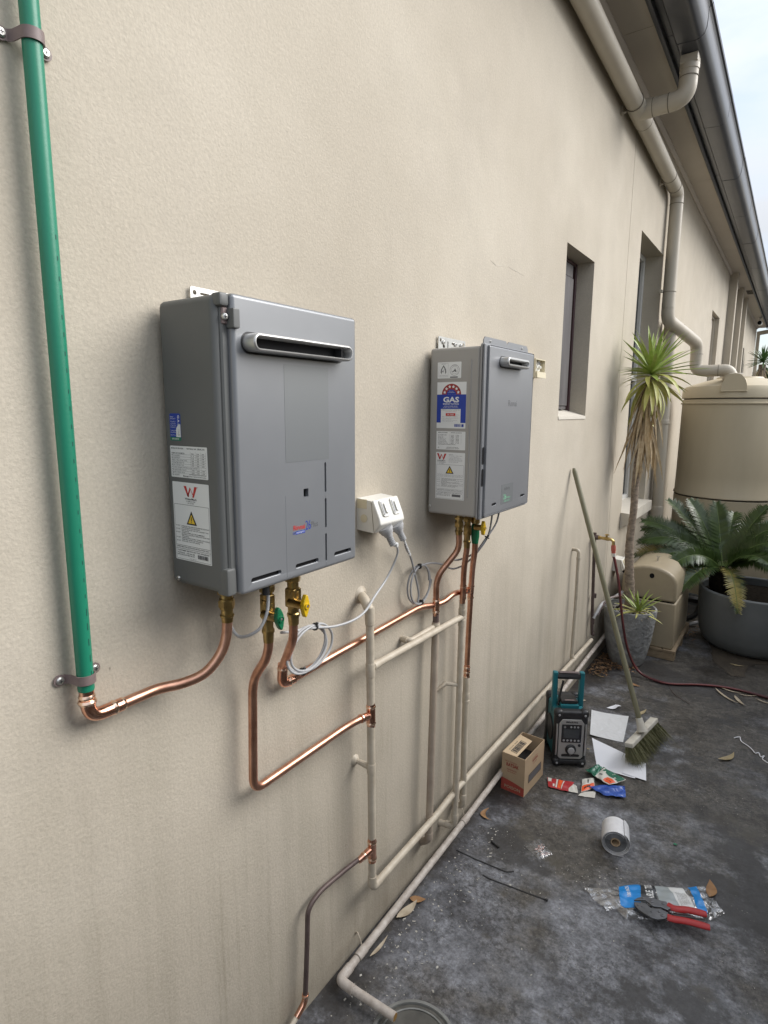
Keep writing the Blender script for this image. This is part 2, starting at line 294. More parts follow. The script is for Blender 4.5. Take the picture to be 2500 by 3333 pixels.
# ------------------------------------------------------------------ mesh builder
class MB:
    def __init__(s): s.v = []; s.f = []
    def add(s, vs, fs, X=None):
        n = len(s.v)
        for p in vs:
            p = Vector(p); s.v.append(X @ p if X else p)
        s.f += [tuple(i+n for i in f) for f in fs]; return s
    def quad(s, a, b, c, d, X=None): return s.add([a, b, c, d], [(0, 1, 2, 3)], X)
    def box(s, x0, x1, y0, y1, z0, z1, r=0., seg=2, X=None):
        if r <= 0:
            vs = [(x, y, z) for x in (x0, x1) for y in (y0, y1) for z in (z0, z1)]
            return s.add(vs, [(0, 1, 3, 2), (4, 6, 7, 5), (0, 4, 5, 1), (2, 3, 7, 6), (0, 2, 6, 4), (1, 5, 7, 3)], X)
        bm = bmesh.new(); bmesh.ops.create_cube(bm, size=1)
        for v in bm.verts: v.co = Vector(((x0+x1)/2+v.co.x*(x1-x0), (y0+y1)/2+v.co.y*(y1-y0), (z0+z1)/2+v.co.z*(z1-z0)))
        bmesh.ops.bevel(bm, geom=list(bm.edges), offset=r, segments=seg, profile=.5, affect='EDGES')
        bm.verts.index_update(); s.add([v.co.copy() for v in bm.verts], [tuple(v.index for v in f.verts) for f in bm.faces], X); bm.free(); return s
    def tube(s, pts, r, n=12, cap=True, X=None):
        P = [Vector(p) for p in pts]; k = len(P); rs = r if isinstance(r, (list, tuple)) else [r]*k
        T = []
        for i in range(k):
            a = P[max(i-1, 0)]; b = P[min(i+1, k-1)]; d = b-a
            T.append(d.normalized() if d.length > 1e-9 else Vector((0, 0, 1)))
        ref = Vector((1, 0, 0)) if abs(T[0].x) < .8 else Vector((0, 1, 0))
        u = T[0].cross(ref).normalized(); vs = []
        for i in range(k):
            u = (u - T[i]*u.dot(T[i])).normalized(); w = T[i].cross(u)
            for j in range(n):
                a = 2*math.pi*j/n; vs.append(P[i]+(u*math.cos(a)+w*math.sin(a))*rs[i])
        fs = [(i*n+j, i*n+(j+1) % n, (i+1)*n+(j+1) % n, (i+1)*n+j) for i in range(k-1) for j in range(n)]
        if cap: fs += [tuple(range(n-1, -1, -1)), tuple((k-1)*n+j for j in range(n))]
        return s.add(vs, fs, X)
    def lathe(s, prof, c=(0, 0, 0), ax='z', n=24, cap=True, X=None):
        vs = []
        for r, h in prof:
            for j in range(n):
                a = 2*math.pi*j/n; x, y = r*math.cos(a), r*math.sin(a)
                p = {'z': (x, y, h), 'x': (h, x, y), 'y': (y, h, x)}[ax]
                vs.append((p[0]+c[0], p[1]+c[1], p[2]+c[2]))
        k = len(prof)
        fs = [(i*n+j, i*n+(j+1) % n, (i+1)*n+(j+1) % n, (i+1)*n+j) for i in range(k-1) for j in range(n)]
        if cap: fs += [tuple(range(n-1, -1, -1)), tuple((k-1)*n+j for j in range(n))]
        return s.add(vs, fs, X)
    def prism(s, poly, f, X=None):           # poly: 2D outline; f(u, v, t) -> point for t = 0, 1
        n = len(poly); vs = [f(u, v, 0) for u, v in poly]+[f(u, v, 1) for u, v in poly]
        fs = [tuple(range(n-1, -1, -1)), tuple(range(n, 2*n))]+[(i, (i+1) % n, n+(i+1) % n, n+i) for i in range(n)]
        return s.add(vs, fs, X)
    def build(s, name, m, parent=None, smooth=35, kind=None, at=None):
        me = bpy.data.meshes.new(name)
        o = bpy.data.objects.new(name, me); COL.objects.link(o)
        if at is not None: org = Vector(at)
        elif parent is None: org = Vector((sum(v.x for v in s.v)/len(s.v), sum(v.y for v in s.v)/len(s.v), min(v.z for v in s.v)))
        else: org = WL(parent)
        if parent is None: o.location = org
        else:
            o.parent = parent
        me.from_pydata([v-org for v in s.v], [], s.f)
        bm = bmesh.new(); bm.from_mesh(me); bmesh.ops.recalc_face_normals(bm, faces=bm.faces); bm.to_mesh(me); bm.free()
        for mm in (m if isinstance(m, (list, tuple)) else [m]): me.materials.append(M[mm])
        if smooth:
            me.shade_smooth()
            if smooth < 180: me.set_sharp_from_angle(angle=R(smooth))
        if smooth == 35 and len(s.f) < 400:
            wn = o.modifiers.new('weighted normals', 'WEIGHTED_NORMAL'); wn.keep_sharp = True
        if kind: o['kind'] = kind
        return o

def WL(o):
    v = Vector((0, 0, 0))
    while o is not None: v = v+Vector(o.location); o = o.parent
    return v
def tag(o, label=None, cat=None, group=None, kind=None):
    if label: o['label'] = label
    if cat: o['category'] = cat
    if group: o['group'] = group
    if kind: o['kind'] = kind
    return o
def thing(name, loc, label, cat, group=None):
    o = bpy.data.objects.new(name, None); COL.objects.link(o); o.location = loc; o.empty_display_size = .05
    return tag(o, label, cat, group)
def fillet(pts, rad, n=6):
    P = [Vector(p) for p in pts]; o = [P[0]]
    for i in range(1, len(P)-1):
        a = P[i-1]-P[i]; b = P[i+1]-P[i]; rr = min(rad, a.length*.48, b.length*.48)
        p0 = P[i]+a.normalized()*rr; p1 = P[i]+b.normalized()*rr
        for j in range(n+1):
            t = j/n; o.append(p0*(1-t)**2+P[i]*2*t*(1-t)+p1*t*t)
    o.append(P[-1]); return o
def spline(pts, n=6):
    P = [Vector(p) for p in pts]; P = [P[0]*2-P[1]]+P+[P[-1]*2-P[-2]]; o = []
    for i in range(1, len(P)-2):
        for j in range(n):
            t = j/n; a, b, c, d = P[i-1:i+3]
            o.append(.5*((2*b)+(c-a)*t+(2*a-5*b+4*c-d)*t*t+(3*b-a-3*c+d)*t**3))
    o.append(P[-2]); return o
def collar(mb, a, b, r, n=14):
    a = Vector(a); b = Vector(b); d = (b-a); e = .12
    mb.tube([a, a+d*e, b-d*e, b], [r*.9, r, r, r*.9], n)

_tc = {}
def glyphs(s, bold=0.):
    k = (s, bold)
    if k not in _tc:
        c = bpy.data.curves.new('t', 'FONT'); c.body = s; c.size = 1; c.resolution_u = 2; c.offset = bold; c.fill_mode = 'FRONT'
        o = bpy.data.objects.new('t', c); COL.objects.link(o)
        me = bpy.data.meshes.new_from_object(o.evaluated_get(bpy.context.evaluated_depsgraph_get()))
        vs = [v.co.copy() for v in me.vertices]; fs = [tuple(p.vertices) for p in me.polygons]
        bpy.data.objects.remove(o); bpy.data.curves.remove(c); bpy.data.meshes.remove(me)
        x0 = min(v.x for v in vs); x1 = max(v.x for v in vs); y0 = min(v.y for v in vs); y1 = max(v.y for v in vs)
        _tc[k] = ([((v.x-x0)/(x1-x0), (v.y-y0)/(y1-y0)) for v in vs], fs, (x1-x0)/(y1-y0))
    return _tc[k]
class Face:
    """a flat printed surface: u runs right, v runs up, n points out"""
    def __init__(s, o, u, v): s.o = Vector(o); s.u = Vector(u); s.v = Vector(v); s.n = s.u.cross(s.v)
    def p(s, a, b, h=0.): return s.o+s.u*a+s.v*b+s.n*h
    def rect(s, mb, a0, a1, b0, b1, h): mb.quad(s.p(a0, b0, h), s.p(a1, b0, h), s.p(a1, b1, h), s.p(a0, b1, h))
    def poly(s, mb, pts, h): mb.add([s.p(a, b, h) for a, b in pts], [tuple(range(len(pts)))])
    def plate(s, mb, a0, a1, b0, b1, h0, h1, r=0.):
        pts = rrect(a0, a1, b0, b1, r); mb.prism(pts, lambda a, b, t: s.p(a, b, h1 if t else h0))
    def text(s, mb, st, a0, b0, w, h, d, bold=0.):
        vs, fs, asp = glyphs(st, bold)
        if w is None: w = h*asp
        mb.add([s.p(a0+x*w, b0+y*h, d) for x, y in vs], fs)
def rrect(a0, a1, b0, b1, r, n=4):
    if r <= 0: return [(a0, b0), (a1, b0), (a1, b1), (a0, b1)]
    o = []
    for cx, cy, st in ((a1-r, b0+r, -90), (a1-r, b1-r, 0), (a0+r, b1-r, 90), (a0+r, b0+r, 180)):
        for j in range(n+1):
            a = R(st+90*j/n); o.append((cx+r*math.cos(a), cy+r*math.sin(a)))
    return o
def cut(o, mb):
    """cut the shapes in mb out of object o"""
    c = mb.build('cutter', 'black', None, 0)
    bpy.context.view_layer.update()
    md = o.modifiers.new('b', 'BOOLEAN'); md.operation = 'DIFFERENCE'; md.solver = 'EXACT'; md.object = c
    bpy.context.view_layer.update()
    me = bpy.data.meshes.new_from_object(o.evaluated_get(bpy.context.evaluated_depsgraph_get()))
    o.modifiers.clear(); o.data = me; me.name = o.name
    bpy.data.objects.remove(c)
    me.shade_smooth(); me.set_sharp_from_angle(angle=R(35))
    wn = o.modifiers.new('weighted normals', 'WEIGHTED_NORMAL'); wn.keep_sharp = True

# ================================================================== SETTING
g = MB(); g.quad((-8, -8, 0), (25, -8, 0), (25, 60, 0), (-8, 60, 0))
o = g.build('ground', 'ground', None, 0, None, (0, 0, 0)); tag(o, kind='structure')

gp_ = MB(); rg = random.Random(2)
base_ = [(.62, 5.6), (.64, 5.1), (.683, 4.919), (.703, 4.78), (.723, 4.681), (.76, 4.62), (.793, 4.582), (.844, 4.490), (.89, 4.515), (.927, 4.525), (.918, 4.62), (.925, 4.724), (.976, 4.808), (1.046, 4.845), (1.3, 4.80), (1.5, 5.0), (1.5, 5.6)]
out_ = []
for (x0, y0), (x1, y1) in zip(base_, base_[1:]+base_[:1]):
    for k in range(4): out_.append((x0+(x1-x0)*k/4+rg.uniform(-.008, .008), y0+(y1-y0)*k/4+rg.uniform(-.008, .008)))
gp_.add([(x, y, .003) for x, y in out_], [tuple(range(len(out_)))]); o = gp_.build('worn_patch', 'wornpatch', None, 0); tag(o, kind='structure')

# ------------------------------------------------------------------ house
house = thing('house', (0, 8, 0), 'cream rendered house side wall with dark gutter and narrow eave', 'house')
ZS = 3.825
wins = [(3.147, 3.640, 1.742, 2.611), (4.750, 5.585, 1.012, 3.040), (9.034, 9.876, 1.15, 3.073), (14.29, 14.68, 1.15, 3.06)]
ys = sorted({-3., 17.9, 4.397, 4.403}.union(*[{w[0], w[1]} for w in wins])); zs_ = sorted({-.25, ZS+.05}.union(*[{w[2], w[3]} for w in wins]))
w = MB()
for i in range(len(ys)-1):
    if abs(ys[i]-4.397) < 1e-6: continue
    for j in range(len(zs_)-1):
        cy, cz = (ys[i]+ys[i+1])/2, (zs_[j]+zs_[j+1])/2
        if any(a < cy < b and c < cz < d for a, b, c, d in wins): continue
        w.quad((0, ys[i], zs_[j]), (0, ys[i+1], zs_[j]), (0, ys[i+1], zs_[j+1]), (0, ys[i], zs_[j+1]))
w.quad((-.012, 4.39, -.25), (-.012, 4.41, -.25), (-.012, 4.41, ZS), (-.012, 4.39, ZS))
for y in (4.397, 4.403): w.quad((0, y, -.25), (-.012, y, -.25), (-.012, y, ZS), (0, y, ZS))
DEP = [.12, .16, .08, .08]
for (a, b, c, d), t in zip(wins, DEP):
    w.quad((0, a, c), (-t, a, c), (-t, a, d), (0, a, d)); w.quad((0, b, c), (-t, b, c), (-t, b, d), (0, b, d))
    w.quad((0, a, d), (-t, a, d), (-t, b, d), (0, b, d)); w.quad((0, a, c), (-t, a, c), (-t, b, c), (0, b, c))
w.quad((0, 17.9, -.25), (-7, 17.9, -.25), (-7, 17.9, ZS+.05), (0, 17.9, ZS+.05))
w.quad((0, -3, -.25), (-7, -3, -.25), (-7, -3, ZS+.05), (0, -3, ZS+.05))
w.quad((-7, -3, -.25), (-7, 17.9, -.25), (-7, 17.9, ZS+.05), (-7, -3, ZS+.05))
w.build('wall', 'render', house, 0)
# trowel patch on the render, a few millimetres proud
pp = MB(); pp.tube([(.0002, a, b) for a, b in ((2.245, 2.3475), (2.27, 2.345), (2.30, 2.338), (2.335, 2.345), (2.38, 2.352))], [.0003, .0009, .0006, .0010, .0003], 6); pp.build('render_ridge', 'sillpaint', house)
pp = MB(); pp.tube([(.0002, a, b) for a, b in ((2.42, 2.357), (2.47, 2.355), (2.52, 2.3545), (2.60, 2.352))], [.0003, .0010, .0007, .0003], 6); pp.build('render_ridge', 'sillpaint', house)
# eave
jy = [-3, 1.2, 3.8, 6.41, 9.3, 12.19, 15.5, 17.95]
for a, b in zip(jy, jy[1:]):
    MB().box(-.02, .200, a+.002, b-.002, ZS, ZS+.006).build('soffit_panel', 'soffit', house, 0)
MB().box(-.02, .19, -3, 17.95, ZS+.008, ZS+.012).build('soffit_backing', 'fascia', house, 0)
cn = MB(); cn.prism([(0.001, ZS-.03), (.012, ZS-.03), (.03, ZS-.012), (.03, ZS-.001), (0.001, ZS-.001)], lambda a, b, t: (a, 17.9 if t else -3, b)); cn.build('cornice', 'soffit', house, 0)
fa = MB(); fa.prism([(.201, ZS-.018), (.212, ZS-.022), (.224, ZS-.018), (.224, ZS+.16), (.201, ZS+.16)], lambda a, b, t: (a, 18. if t else -3, b)); fa.build('fascia', 'fascia', house, 0)
gprof = [(.2255, 3.838), (.272, 3.836), (.276, 3.790), (.285, 3.781), (.375, 3.775), (.400, 3.781), (.418, 3.797), (.427, 3.822), (.430, 3.86), (.430, 3.915), (.436, 3.925), (.446, 3.928), (.449, 3.94), (.440, 3.948), (.424, 3.944), (.424, 3.85), (.2255, 3.85)]
gy = [-3, .6, 2.75, 3.97, 5.17, 6.37, 7.57, 8.8, 10.3, 12.17, 14, 16, 18.05]
for i, (a, b) in enumerate(zip(gy, gy[1:])):
    e = .0012*(i % 2)
    q = MB(); q.prism(gprof, lambda u, v, t: (u+e, (b-.0015) if t else a+.0015, v-e)); q.build('gutter_section', 'gutter', house, 30)
for y in gy[2:-1]:
    q = MB(); q.prism([(u, v-.0022) if v < 3.8 else (u+.0022 if u > .4 else u, v) for u, v in gprof[2:10]]+[(.424, 3.90), (.40, 3.80), (.30, 3.80)], lambda u, v, t: (u, y+.004 if t else y-.004, v)); q.build('gutter_joiner', 'fascia', house, 30)
rf = MB(); rf.quad((.40, -3, 3.965), (.40, 18.05, 3.965), (-3.5, 18.05, 5.4), (-3.5, -3, 5.4)); rf.quad((-3.5, -3, 5.4), (-3.5, 18.05, 5.4), (-7.3, 18.05, 3.9), (-7.3, -3, 3.9)); rf.build('roof', 'roofsteel', house, 0)
# windows
def window(k, fr, fw_=.035, mid=None, label=None, sill=True):
    a, b, c, d = wins[k]; t = DEP[k]
    f = MB()
    for y0, y1, z0, z1 in ((a, a+fw_, c, d), (b-fw_, b, c, d), (a+fw_, b-fw_, c, c+fw_), (a+fw_, b-fw_, d-fw_, d)):
        f.box(-t-.03, -t+.026, y0+.0015, y1-.0015, z0+.0015, z1-.0015, .004, 1)
    if mid: f.box(-t-.03, -t+.026, a+fw_+.001, b-fw_-.001, mid-.022, mid+.022, .004, 1)
    o = f.build('window', fr, house, 30)
    if label: o['label'] = label
    q = MB(); q.quad((-t, a, c), (-t, b, c), (-t, b, d), (-t, a, d)); q.build('pane', 'glass', o, 0)
    return o
o = window(0, 'maroon', .022, None, 'narrow window with dark timber shutter board')
q = MB(); a, b, c, d = wins[0]
q.box(-.112, -.082, a+.024, b-.10, c+.062, d-.10, .003, 1)
q.box(-.108, -.088, a+.024, b-.10, c+.042, c+.060, .002, 1); q.box(-.108, -.088, a+.024, b-.10, d-.097, d-.028, .002, 1); q.build('shutter_board', 'frame', o, 30)
q = MB(); q.prism([(-.118, c+.040), (.003, c+.003), (.004, c-.012), (-.005, c-.016), (-.118, c-.016)], lambda u, v, t: (u, b-.001 if t else a+.001, v)); q.build('sill', 'sillpaint', o, 30)
o = window(1, 'whiteframe', .045, 2.05, 'tall white framed window with dark glass')
a, b, c, d = wins[1]
q = MB(); q.prism([(-.16, c+.012), (.062, c-.004), (.062, c-.085), (.030, c-.10), (.002, c-.13), (.002, c-.02), (-.16, c+.0)], lambda u, v, t: (u, b+.02 if t else a-.02, v)); q.build('sill', 'sillpaint', o, 30)
window(2, 'pvc', .03, None, 'slim window recess with painted blank panel')
for obj_ in [x for x in bpy.data.objects if x.name.startswith('pane')][-1:]: obj_.data.materials[0] = M['soffit']
window(3, 'pvc', .03)
# three blades standing out from the wall
for y, p in ((10.72, .082), (12.05, .066), (13.12, .060)):
    q = MB(); q.box(.0005, p+.02, y, y+.16, -.25, ZS-.001); q.box(.0005, p+.028, y-.008, y+.168, ZS-.075, ZS-.0015); q.build('pilaster', 'render', house, 0)
vs_ = MB()
for i in range(12): vs_.box(.10+.0001, .19, 12.36+i*.035, 12.375+i*.035, ZS-.002, ZS-.0005)
vs_.build('soffit_vent', 'black', house, 0)

# end of the house: carport and back fence
cp = thing('carport', (.3, 18.4, 0), 'pale carport post and beam beyond the far end of the wall', 'carport')
MB().box(.002, .075, 18.0, 18.09, 0, 3.66).build('post', 'pvc', cp, 0)
q = MB(); q.prism([(.0, 3.66), (2.6, 4.02), (2.6, 4.14), (.0, 3.75)], lambda u, v, t: (u, 18.09 if t else 18.0, v)); q.build('beam', 'pvc', cp, 0)
q = MB()
fn = thing('back_fence', (1.5, 22, 0), 'pale fence far behind the water tank', 'fence')
for i in range(14):
    MB().box(-.2+i*.5, .296+i*.5, 22, 22.03, 0, 2.62).build('panel', 'fence', fn, 0)
q = MB()
q.box(-.2, 6.8, 21.97, 22.06, 2.621, 2.66); q.build('rail', 'fence', fn, 0)

# ------------------------------------------------------------------ rainwater pipe system under the eave
rw = thing('rainwater_pipe', (.07, 5.58, .8), 'cream rainwater pipe under the eave dropping down the wall to the tank', 'drainpipe')
r = .050
q = MB(); X1 = .068
q.tube([(X1, -1.5, 3.66), (X1, 2.9, 3.590), (X1, 4.0, 3.562)], r, 20); q.build('eave_pipe', 'pvc', rw)
q = MB(); q.tube([(X1, 4.0, 3.562), (X1, 4.27, 3.553)], r*1.075, 20); q.tube(fillet([(X1, 4.12, 3.556), (.15, 4.12, 3.556)], .02), r*1.06, 20); q.build('tee', 'pvc', rw)
q = MB(); q.tube(fillet([(.15, 4.12, 3.556), (.328, 4.12, 3.560), (.332, 4.12, 3.715)], .075, 8), r, 20); q.build('outlet_bend', 'pvc', rw)
q = MB(); q.tube([(.332, 4.12, 3.700), (.332, 4.12, 3.728)], r*1.07, 20); q.box(.285, .379, 4.072, 4.168, 3.728, 3.774, .006, 2); q.build('outlet_spigot', 'pvc', rw)
q = MB(); q.tube(fillet([(X1, 4.27, 3.553), (X1, 5.58, 3.505), (X1, 5.58, 2.62)], .07, 6), r, 20); q.build('down_pipe', 'pvc', rw)
q = MB(); q.tube(fillet([(X1, 5.585, 2.66), (X1, 5.59, 2.525), (.11, 5.74, 2.49), (.235, 6.16, 2.375), (.238, 6.17, 2.15), (.33, 6.17, 2.135), (.50, 6.19, 2.14), (.535, 6.2, 2.06)], .075, 7), r*1.03, 20); q.build('tank_branch', 'pvc', rw)
q = MB(); q.tube([(.060, 5.765, 2.545), (.064, 5.77, 2.50), (.066, 5.80, 1.675)], r*.98, 20); q.tube([(.066, 5.80, 1.678), (.066, 5.86, .86)], r*.93, 20); q.build('lower_pipe', 'pvc', rw)
for pa, pb, k in (((.066, 5.80, 1.705), (.066, 5.801, 1.665), 1.06), ((.066, 5.853, .93), (.066, 5.858, .81), 1.1)):
    q = MB(); collar(q, pa, pb, r*k, 20); q.build('socket', 'pvc', rw)
for a, b in (((X1, 1.0, 3.62), (X1, 1.003, 3.62)), ((X1, 3.997, 3.562), (X1, 4.003, 3.562)), ((X1, 4.268, 3.553), (X1, 4.273, 3.553)), ((X1, 5.20, 3.519), (X1, 5.206, 3.519)), ((X1, 5.42, 3.511), (X1, 5.425, 3.511)), ((X1, 5.58, 3.42), (X1, 5.58, 3.416)), ((X1, 5.58, 2.745), (X1, 5.58, 2.741)), ((.147, 4.12, 3.556), (.153, 4.12, 3.556)), ((.235, 4.12, 3.558), (.239, 4.12, 3.558)), ((.332, 4.12, 3.663), (.332, 4.12, 3.667)), ((.128, 5.81, 2.474), (.131, 5.82, 2.471)), ((.2365, 6.165, 2.285), (.2365, 6.165, 2.281)), ((.42, 6.178, 2.138), (.424, 6.178, 2.138))):
    q = MB(); q.tube([a, b], r*1.085 if 3.99 < a[1] < 4.0 or a[1] == 4.268 else r*1.045, 20); q.build('joint_line', 'joint', rw)
for y, z in ((2.0, 3.604), (3.99, 3.562), (5.20, 3.519)):
    q = MB(); q.box(.0008, .012, y-.012, y+.012, z-.06, z-.01); q.tube([(.008, y, z-.052), (.03, y, z-.05)], .006, 8); q.build('clip', 'pvc', rw)
for y, z in ((5.58, 2.745), (6.17, 2.215)):
    q = MB(); q.box(.0008, .03, y-.075, y-.05, z-.012, z+.012, .003, 1); q.build('clip', 'pvc', rw)

# security camera under the far eave
sc_ = thing('security_camera', (.12, 15.9, 3.70), 'small round security camera under the far end of the eave', 'camera')
MB().lathe([(.03, ZS-.001), (.03, ZS-.03), (.012, ZS-.035), (.012, 3.74)], (.16, 15.9, 0), n=12).build('bracket', 'whiteframe', sc_)
MB().lathe([(.04, 15.78), (.05, 15.80), (.05, 15.93), (.03, 15.96)], (.16, 0, 3.69), 'y', 14).build('housing', 'whiteframe', sc_)
MB().lathe([(.030, 15.772), (.042, 15.779), (.042, 15.783)], (.16, 0, 3.69), 'y', 14).build('lens', 'black', sc_)

# unseen fence added across the yard to shade the lower wall
bf = thing('added_shade_fence', (1.95, 5, 0), 'unseen grey steel fence added across the yard to shade the lower wall', 'fence')
for i in range(11):
    MB().box(1.95, 1.97, -6+i*2.0, -4.004+i*2.0, .03, 1.95).build('panel', 'fencedark', bf, 0)
    MB().box(1.93, 1.99, -6.03+i*2.0, -5.97+i*2.0, 0, 1.98).build('post', 'fencedark', bf, 0)

# ================================================================== WATER HEATERS
HG = 'instantaneous gas water heaters on the wall'
def screw(p, n, rr, parent, m='zinc'):
    n = Vector(n).normalized(); Q = n.to_track_quat('Z', 'Y').to_matrix().to_4x4(); X = Matrix.Translation(p) @ Q
    s_ = MB(); s_.lathe([(rr, 0), (rr, .35*rr), (rr*.75, .7*rr), (rr*.1, .8*rr)], n=12, X=X); o = s_.build('screw', m, parent)
    c_ = MB(); c_.box(-rr*.5, rr*.5, -rr*.1, rr*.1, .78*rr, .82*rr, X=X); c_.box(-rr*.1, rr*.1, -rr*.5, rr*.5, .783*rr, .825*rr, X=X); c_.build('cross_slot', 'ink', o, 0)
    return o
def wlogo(F, parent, a0, b0, w, h, d):
    q = MB(); P = lambda pts: F.poly(q, [(a0+x*w, b0+y*h) for x, y in pts], d)
    P([(0, 1), (.2, 1), (.36, 0), (.28, 0)][0:4]); P([(.22, .12), (.36, 0), (.40, .32), (.34, .38)])
    P([(.28, .25), (.38, .25), (.53, .72), (.47, .95)]); P([(.47, .95), (.53, .72), (.63, .25), (.70, .25)][0:4])
    P([(.62, .0), (.74, 0), (1, 1), (.80, 1)])
    q.build('watermark_logo', 'inkred', parent, 0)
def warn(F, parent, ac, b0, w, h, d):
    q = MB(); F.poly(q, [(ac-w/2, b0), (ac+w/2, b0), (ac, b0+h)], d); o = q.build('warning_triangle', 'ink', parent, 0)
    q = MB(); F.poly(q, [(ac-w*.33, b0+h*.1), (ac+w*.33, b0+h*.1), (ac, b0+h*.76)], d+.0002); q.build('yellow_field', 'inkyellow', parent, 0)
    q = MB(); F.rect(q, ac-w*.035, ac+w*.035, b0+h*.27, b0+h*.58, d+.0004); F.rect(q, ac-w*.035, ac+w*.035, b0+h*.15, b0+h*.22, d+.0004); q.build('exclamation_mark', 'ink', parent, 0)
def frame_lines(F, q, a0, a1, b0, b1, t, d):
    for r_ in ((a0, a1, b0, b0+t), (a0, a1, b1-t, b1), (a0, a0+t, b0+t, b1-t), (a1-t, a1, b0+t, b1-t)): F.rect(q, *r_, d)
NOTICE = [('DO NOT', 'OPERATE THIS APPLIANCE BEFORE READING', 'THE INSTRUCTION BOOKLET'), ('DO NOT', 'PLACE ARTICLES ON OR AGAINST THIS', 'APPLIANCE'),
          ('DO NOT', 'STORE CHEMICALS OR FLAMMABLE', 'MATERIALS OR SPRAY AEROSOLS NEAR THIS', 'APPLIANCE'), ('DO NOT', 'OPERATE WITH PANELS COVERS OR GUARDS', 'REMOVED FROM THE APPLIANCE'), ('DO NOT', 'ENCLOSE THIS APPLIANCE')]
def notice_lines(F, q, a0, a1, b1, lh, d):
    b = b1
    for blk in NOTICE:
        F.text(q, blk[0], a0, b-lh*.72, (a1-a0)*.13, lh*.66, d, .01)
        for ln in blk[1:]:
            F.text(q, ln, a0+(a1-a0)*.17, b-lh*.72, min((a1-a0)*.83, (a1-a0)*.0245*len(ln)), lh*.66, d, .01); b -= lh
    return b
def bars(F, q, a0, a1, b0, b1, d, n=26):
    rr = random.Random(3); w_ = (a1-a0)/n
    for i in range(n):
        F.rect(q, a0+i*w_, a0+i*w_+w_*rr.choice((.35, .55, .8)), b0, b1, d)

# ------------------------------------------------------------------ heater one (near, darker)
h1 = thing('water_heater', (.1, .93, 1.42), 'nearer grey gas water heater with silver door and long exhaust slot', 'water heater', HG)
Y0, Y1, Z0, Z1 = .735, 1.130, 1.424, 1.977
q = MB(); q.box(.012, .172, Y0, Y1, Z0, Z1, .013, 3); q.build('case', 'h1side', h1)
q = MB(); q.box(.150, .177, Y0+.012, Y1-.006, Z0+.006, Z1-.006, .003, 1); q.build('door_recess', 'h1side', h1)
q = MB(); q.box(.1685, .180, Y0+.0135, Y0+.0275, 1.925, 1.955, .002, 1); q.build('hinge_pocket', 'clamp', h1)
q = MB(); q.box(.160, .186, Y0+.004, Y0+.026, 1.955, 1.979, .006, 2); q.build('top_cap', 'h1side', h1)
q = MB(); q.box(.176, .1975, Y0+.0235, Y0+.0395, 1.918, 1.953, .003, 2); q.build('latch', 'h1side', h1)
screw((.1805, Y0+.018, 1.938), (1, -.35, 0), .0065, h1)
screw((.036, Y0, 1.437), (0, -1, 0), .0048, h1)
q = MB(); q.box(.148, .181, Y0+.001, Y0+.0255, Z0-.003, 1.476, .006, 2); q.build('bottom_cap', 'h1side', h1)
D1 = .190
q = MB(); q.box(.166, D1, .762, 1.130, 1.419, 1.980, .0085, 3)
door = q.build('door', 'h1door', h1)
F1 = Face((D1, 0, 0), (0, 1, 0), (0, 0, 1))
c = MB()
def slot(c, a0, a1, b0, b1, dep=.010): F1.plate(c, a0, a1, b0, b1, -dep, .004, (.0008 if abs((a1-a0)-(b1-b0)) < .004 else min(a1-a0, b1-b0)*.48))
SL = [(.787, .871, 1.4385, 1.449), (.914, .989, 1.4395, 1.450), (1.044, 1.108, 1.4405, 1.451), (1.0125, 1.0185, 1.594, 1.661), (1.0125, 1.0185, 1.514, 1.581), (1.0125, 1.0185, 1.436, 1.501), (.943, .9585, 1.5915, 1.609)]
for s_ in SL: slot(c, *s_)
cut(door, c)
for s_ in SL:
    q = MB(); F1.plate(q, s_[0]-.001, s_[1]+.001, s_[2]-.001, s_[3]+.001, -.0095, -.0088, 0); q.build('slot_shadow_plate', 'black', h1, 0)
# shallow pressed centre panel: two creases and the clean area where a sticker was
for a, b0, b1 in ((.8885, 1.428, 1.60), (1.0155, 1.425, 1.435)):
    q = MB(); q.tube([F1.p(a-.0004, b0, -.0006), F1.p(a, b1, -.0006)], .0011, 6); q.build('crease', 'h1door', door)
q = MB(); F1.plate(q, .891, 1.028, 1.668, 1.864, -.0004, .00035, 0); q.build('clean_patch', 'h1patch', door, 0)
def vent(h, y0, y1, z0, z1, x0, x1, th, name='exhaust_vent'):
    rr = (z1-z0)/2*.96; N = 7
    def loop(g_, x): return [(x, a, b) for a, b in rrect(y0+g_, y1-g_, z0+g_, z1-g_, max(rr-g_, .002), N)]
    L_ = [loop(0, x0), loop(0, x1-.004), loop(.0012, x1-.001), loop(.003, x1), loop(th-.0012, x1), loop(th, x1-.002), loop(th+.001, x0+.002)]
    n = len(L_[0]); q = MB(); q.add([p for l in L_ for p in l], [(i*n+j, i*n+(j+1) % n, (i+1)*n+(j+1) % n, (i+1)*n+j) for i in range(len(L_)-1) for j in range(n)])
    o = q.build(name, 'trim', h, 40)
    q = MB(); q.add(loop(th-.001, x0+.004), [tuple(range(n))]); q.build('vent_opening', 'black', o, 0)
    q = MB(); q.add(loop(-.0035, x0+.0008)+loop(-.0035, x0-.002), [tuple(range(n))]+[(j, (j+1) % n, n+(j+1) % n, n+j) for j in range(n)]); q.build('gasket', 'plasticblack', o, 0)
    return o
vo = vent(h1, .784, 1.078, 1.8795, 1.9125, D1, .222, .0056)
q = MB(); q.box(D1+.005, .214, 1.046, 1.0475, 1.888, 1.904); q.build('baffle', 'plasticblack', vo, 0)
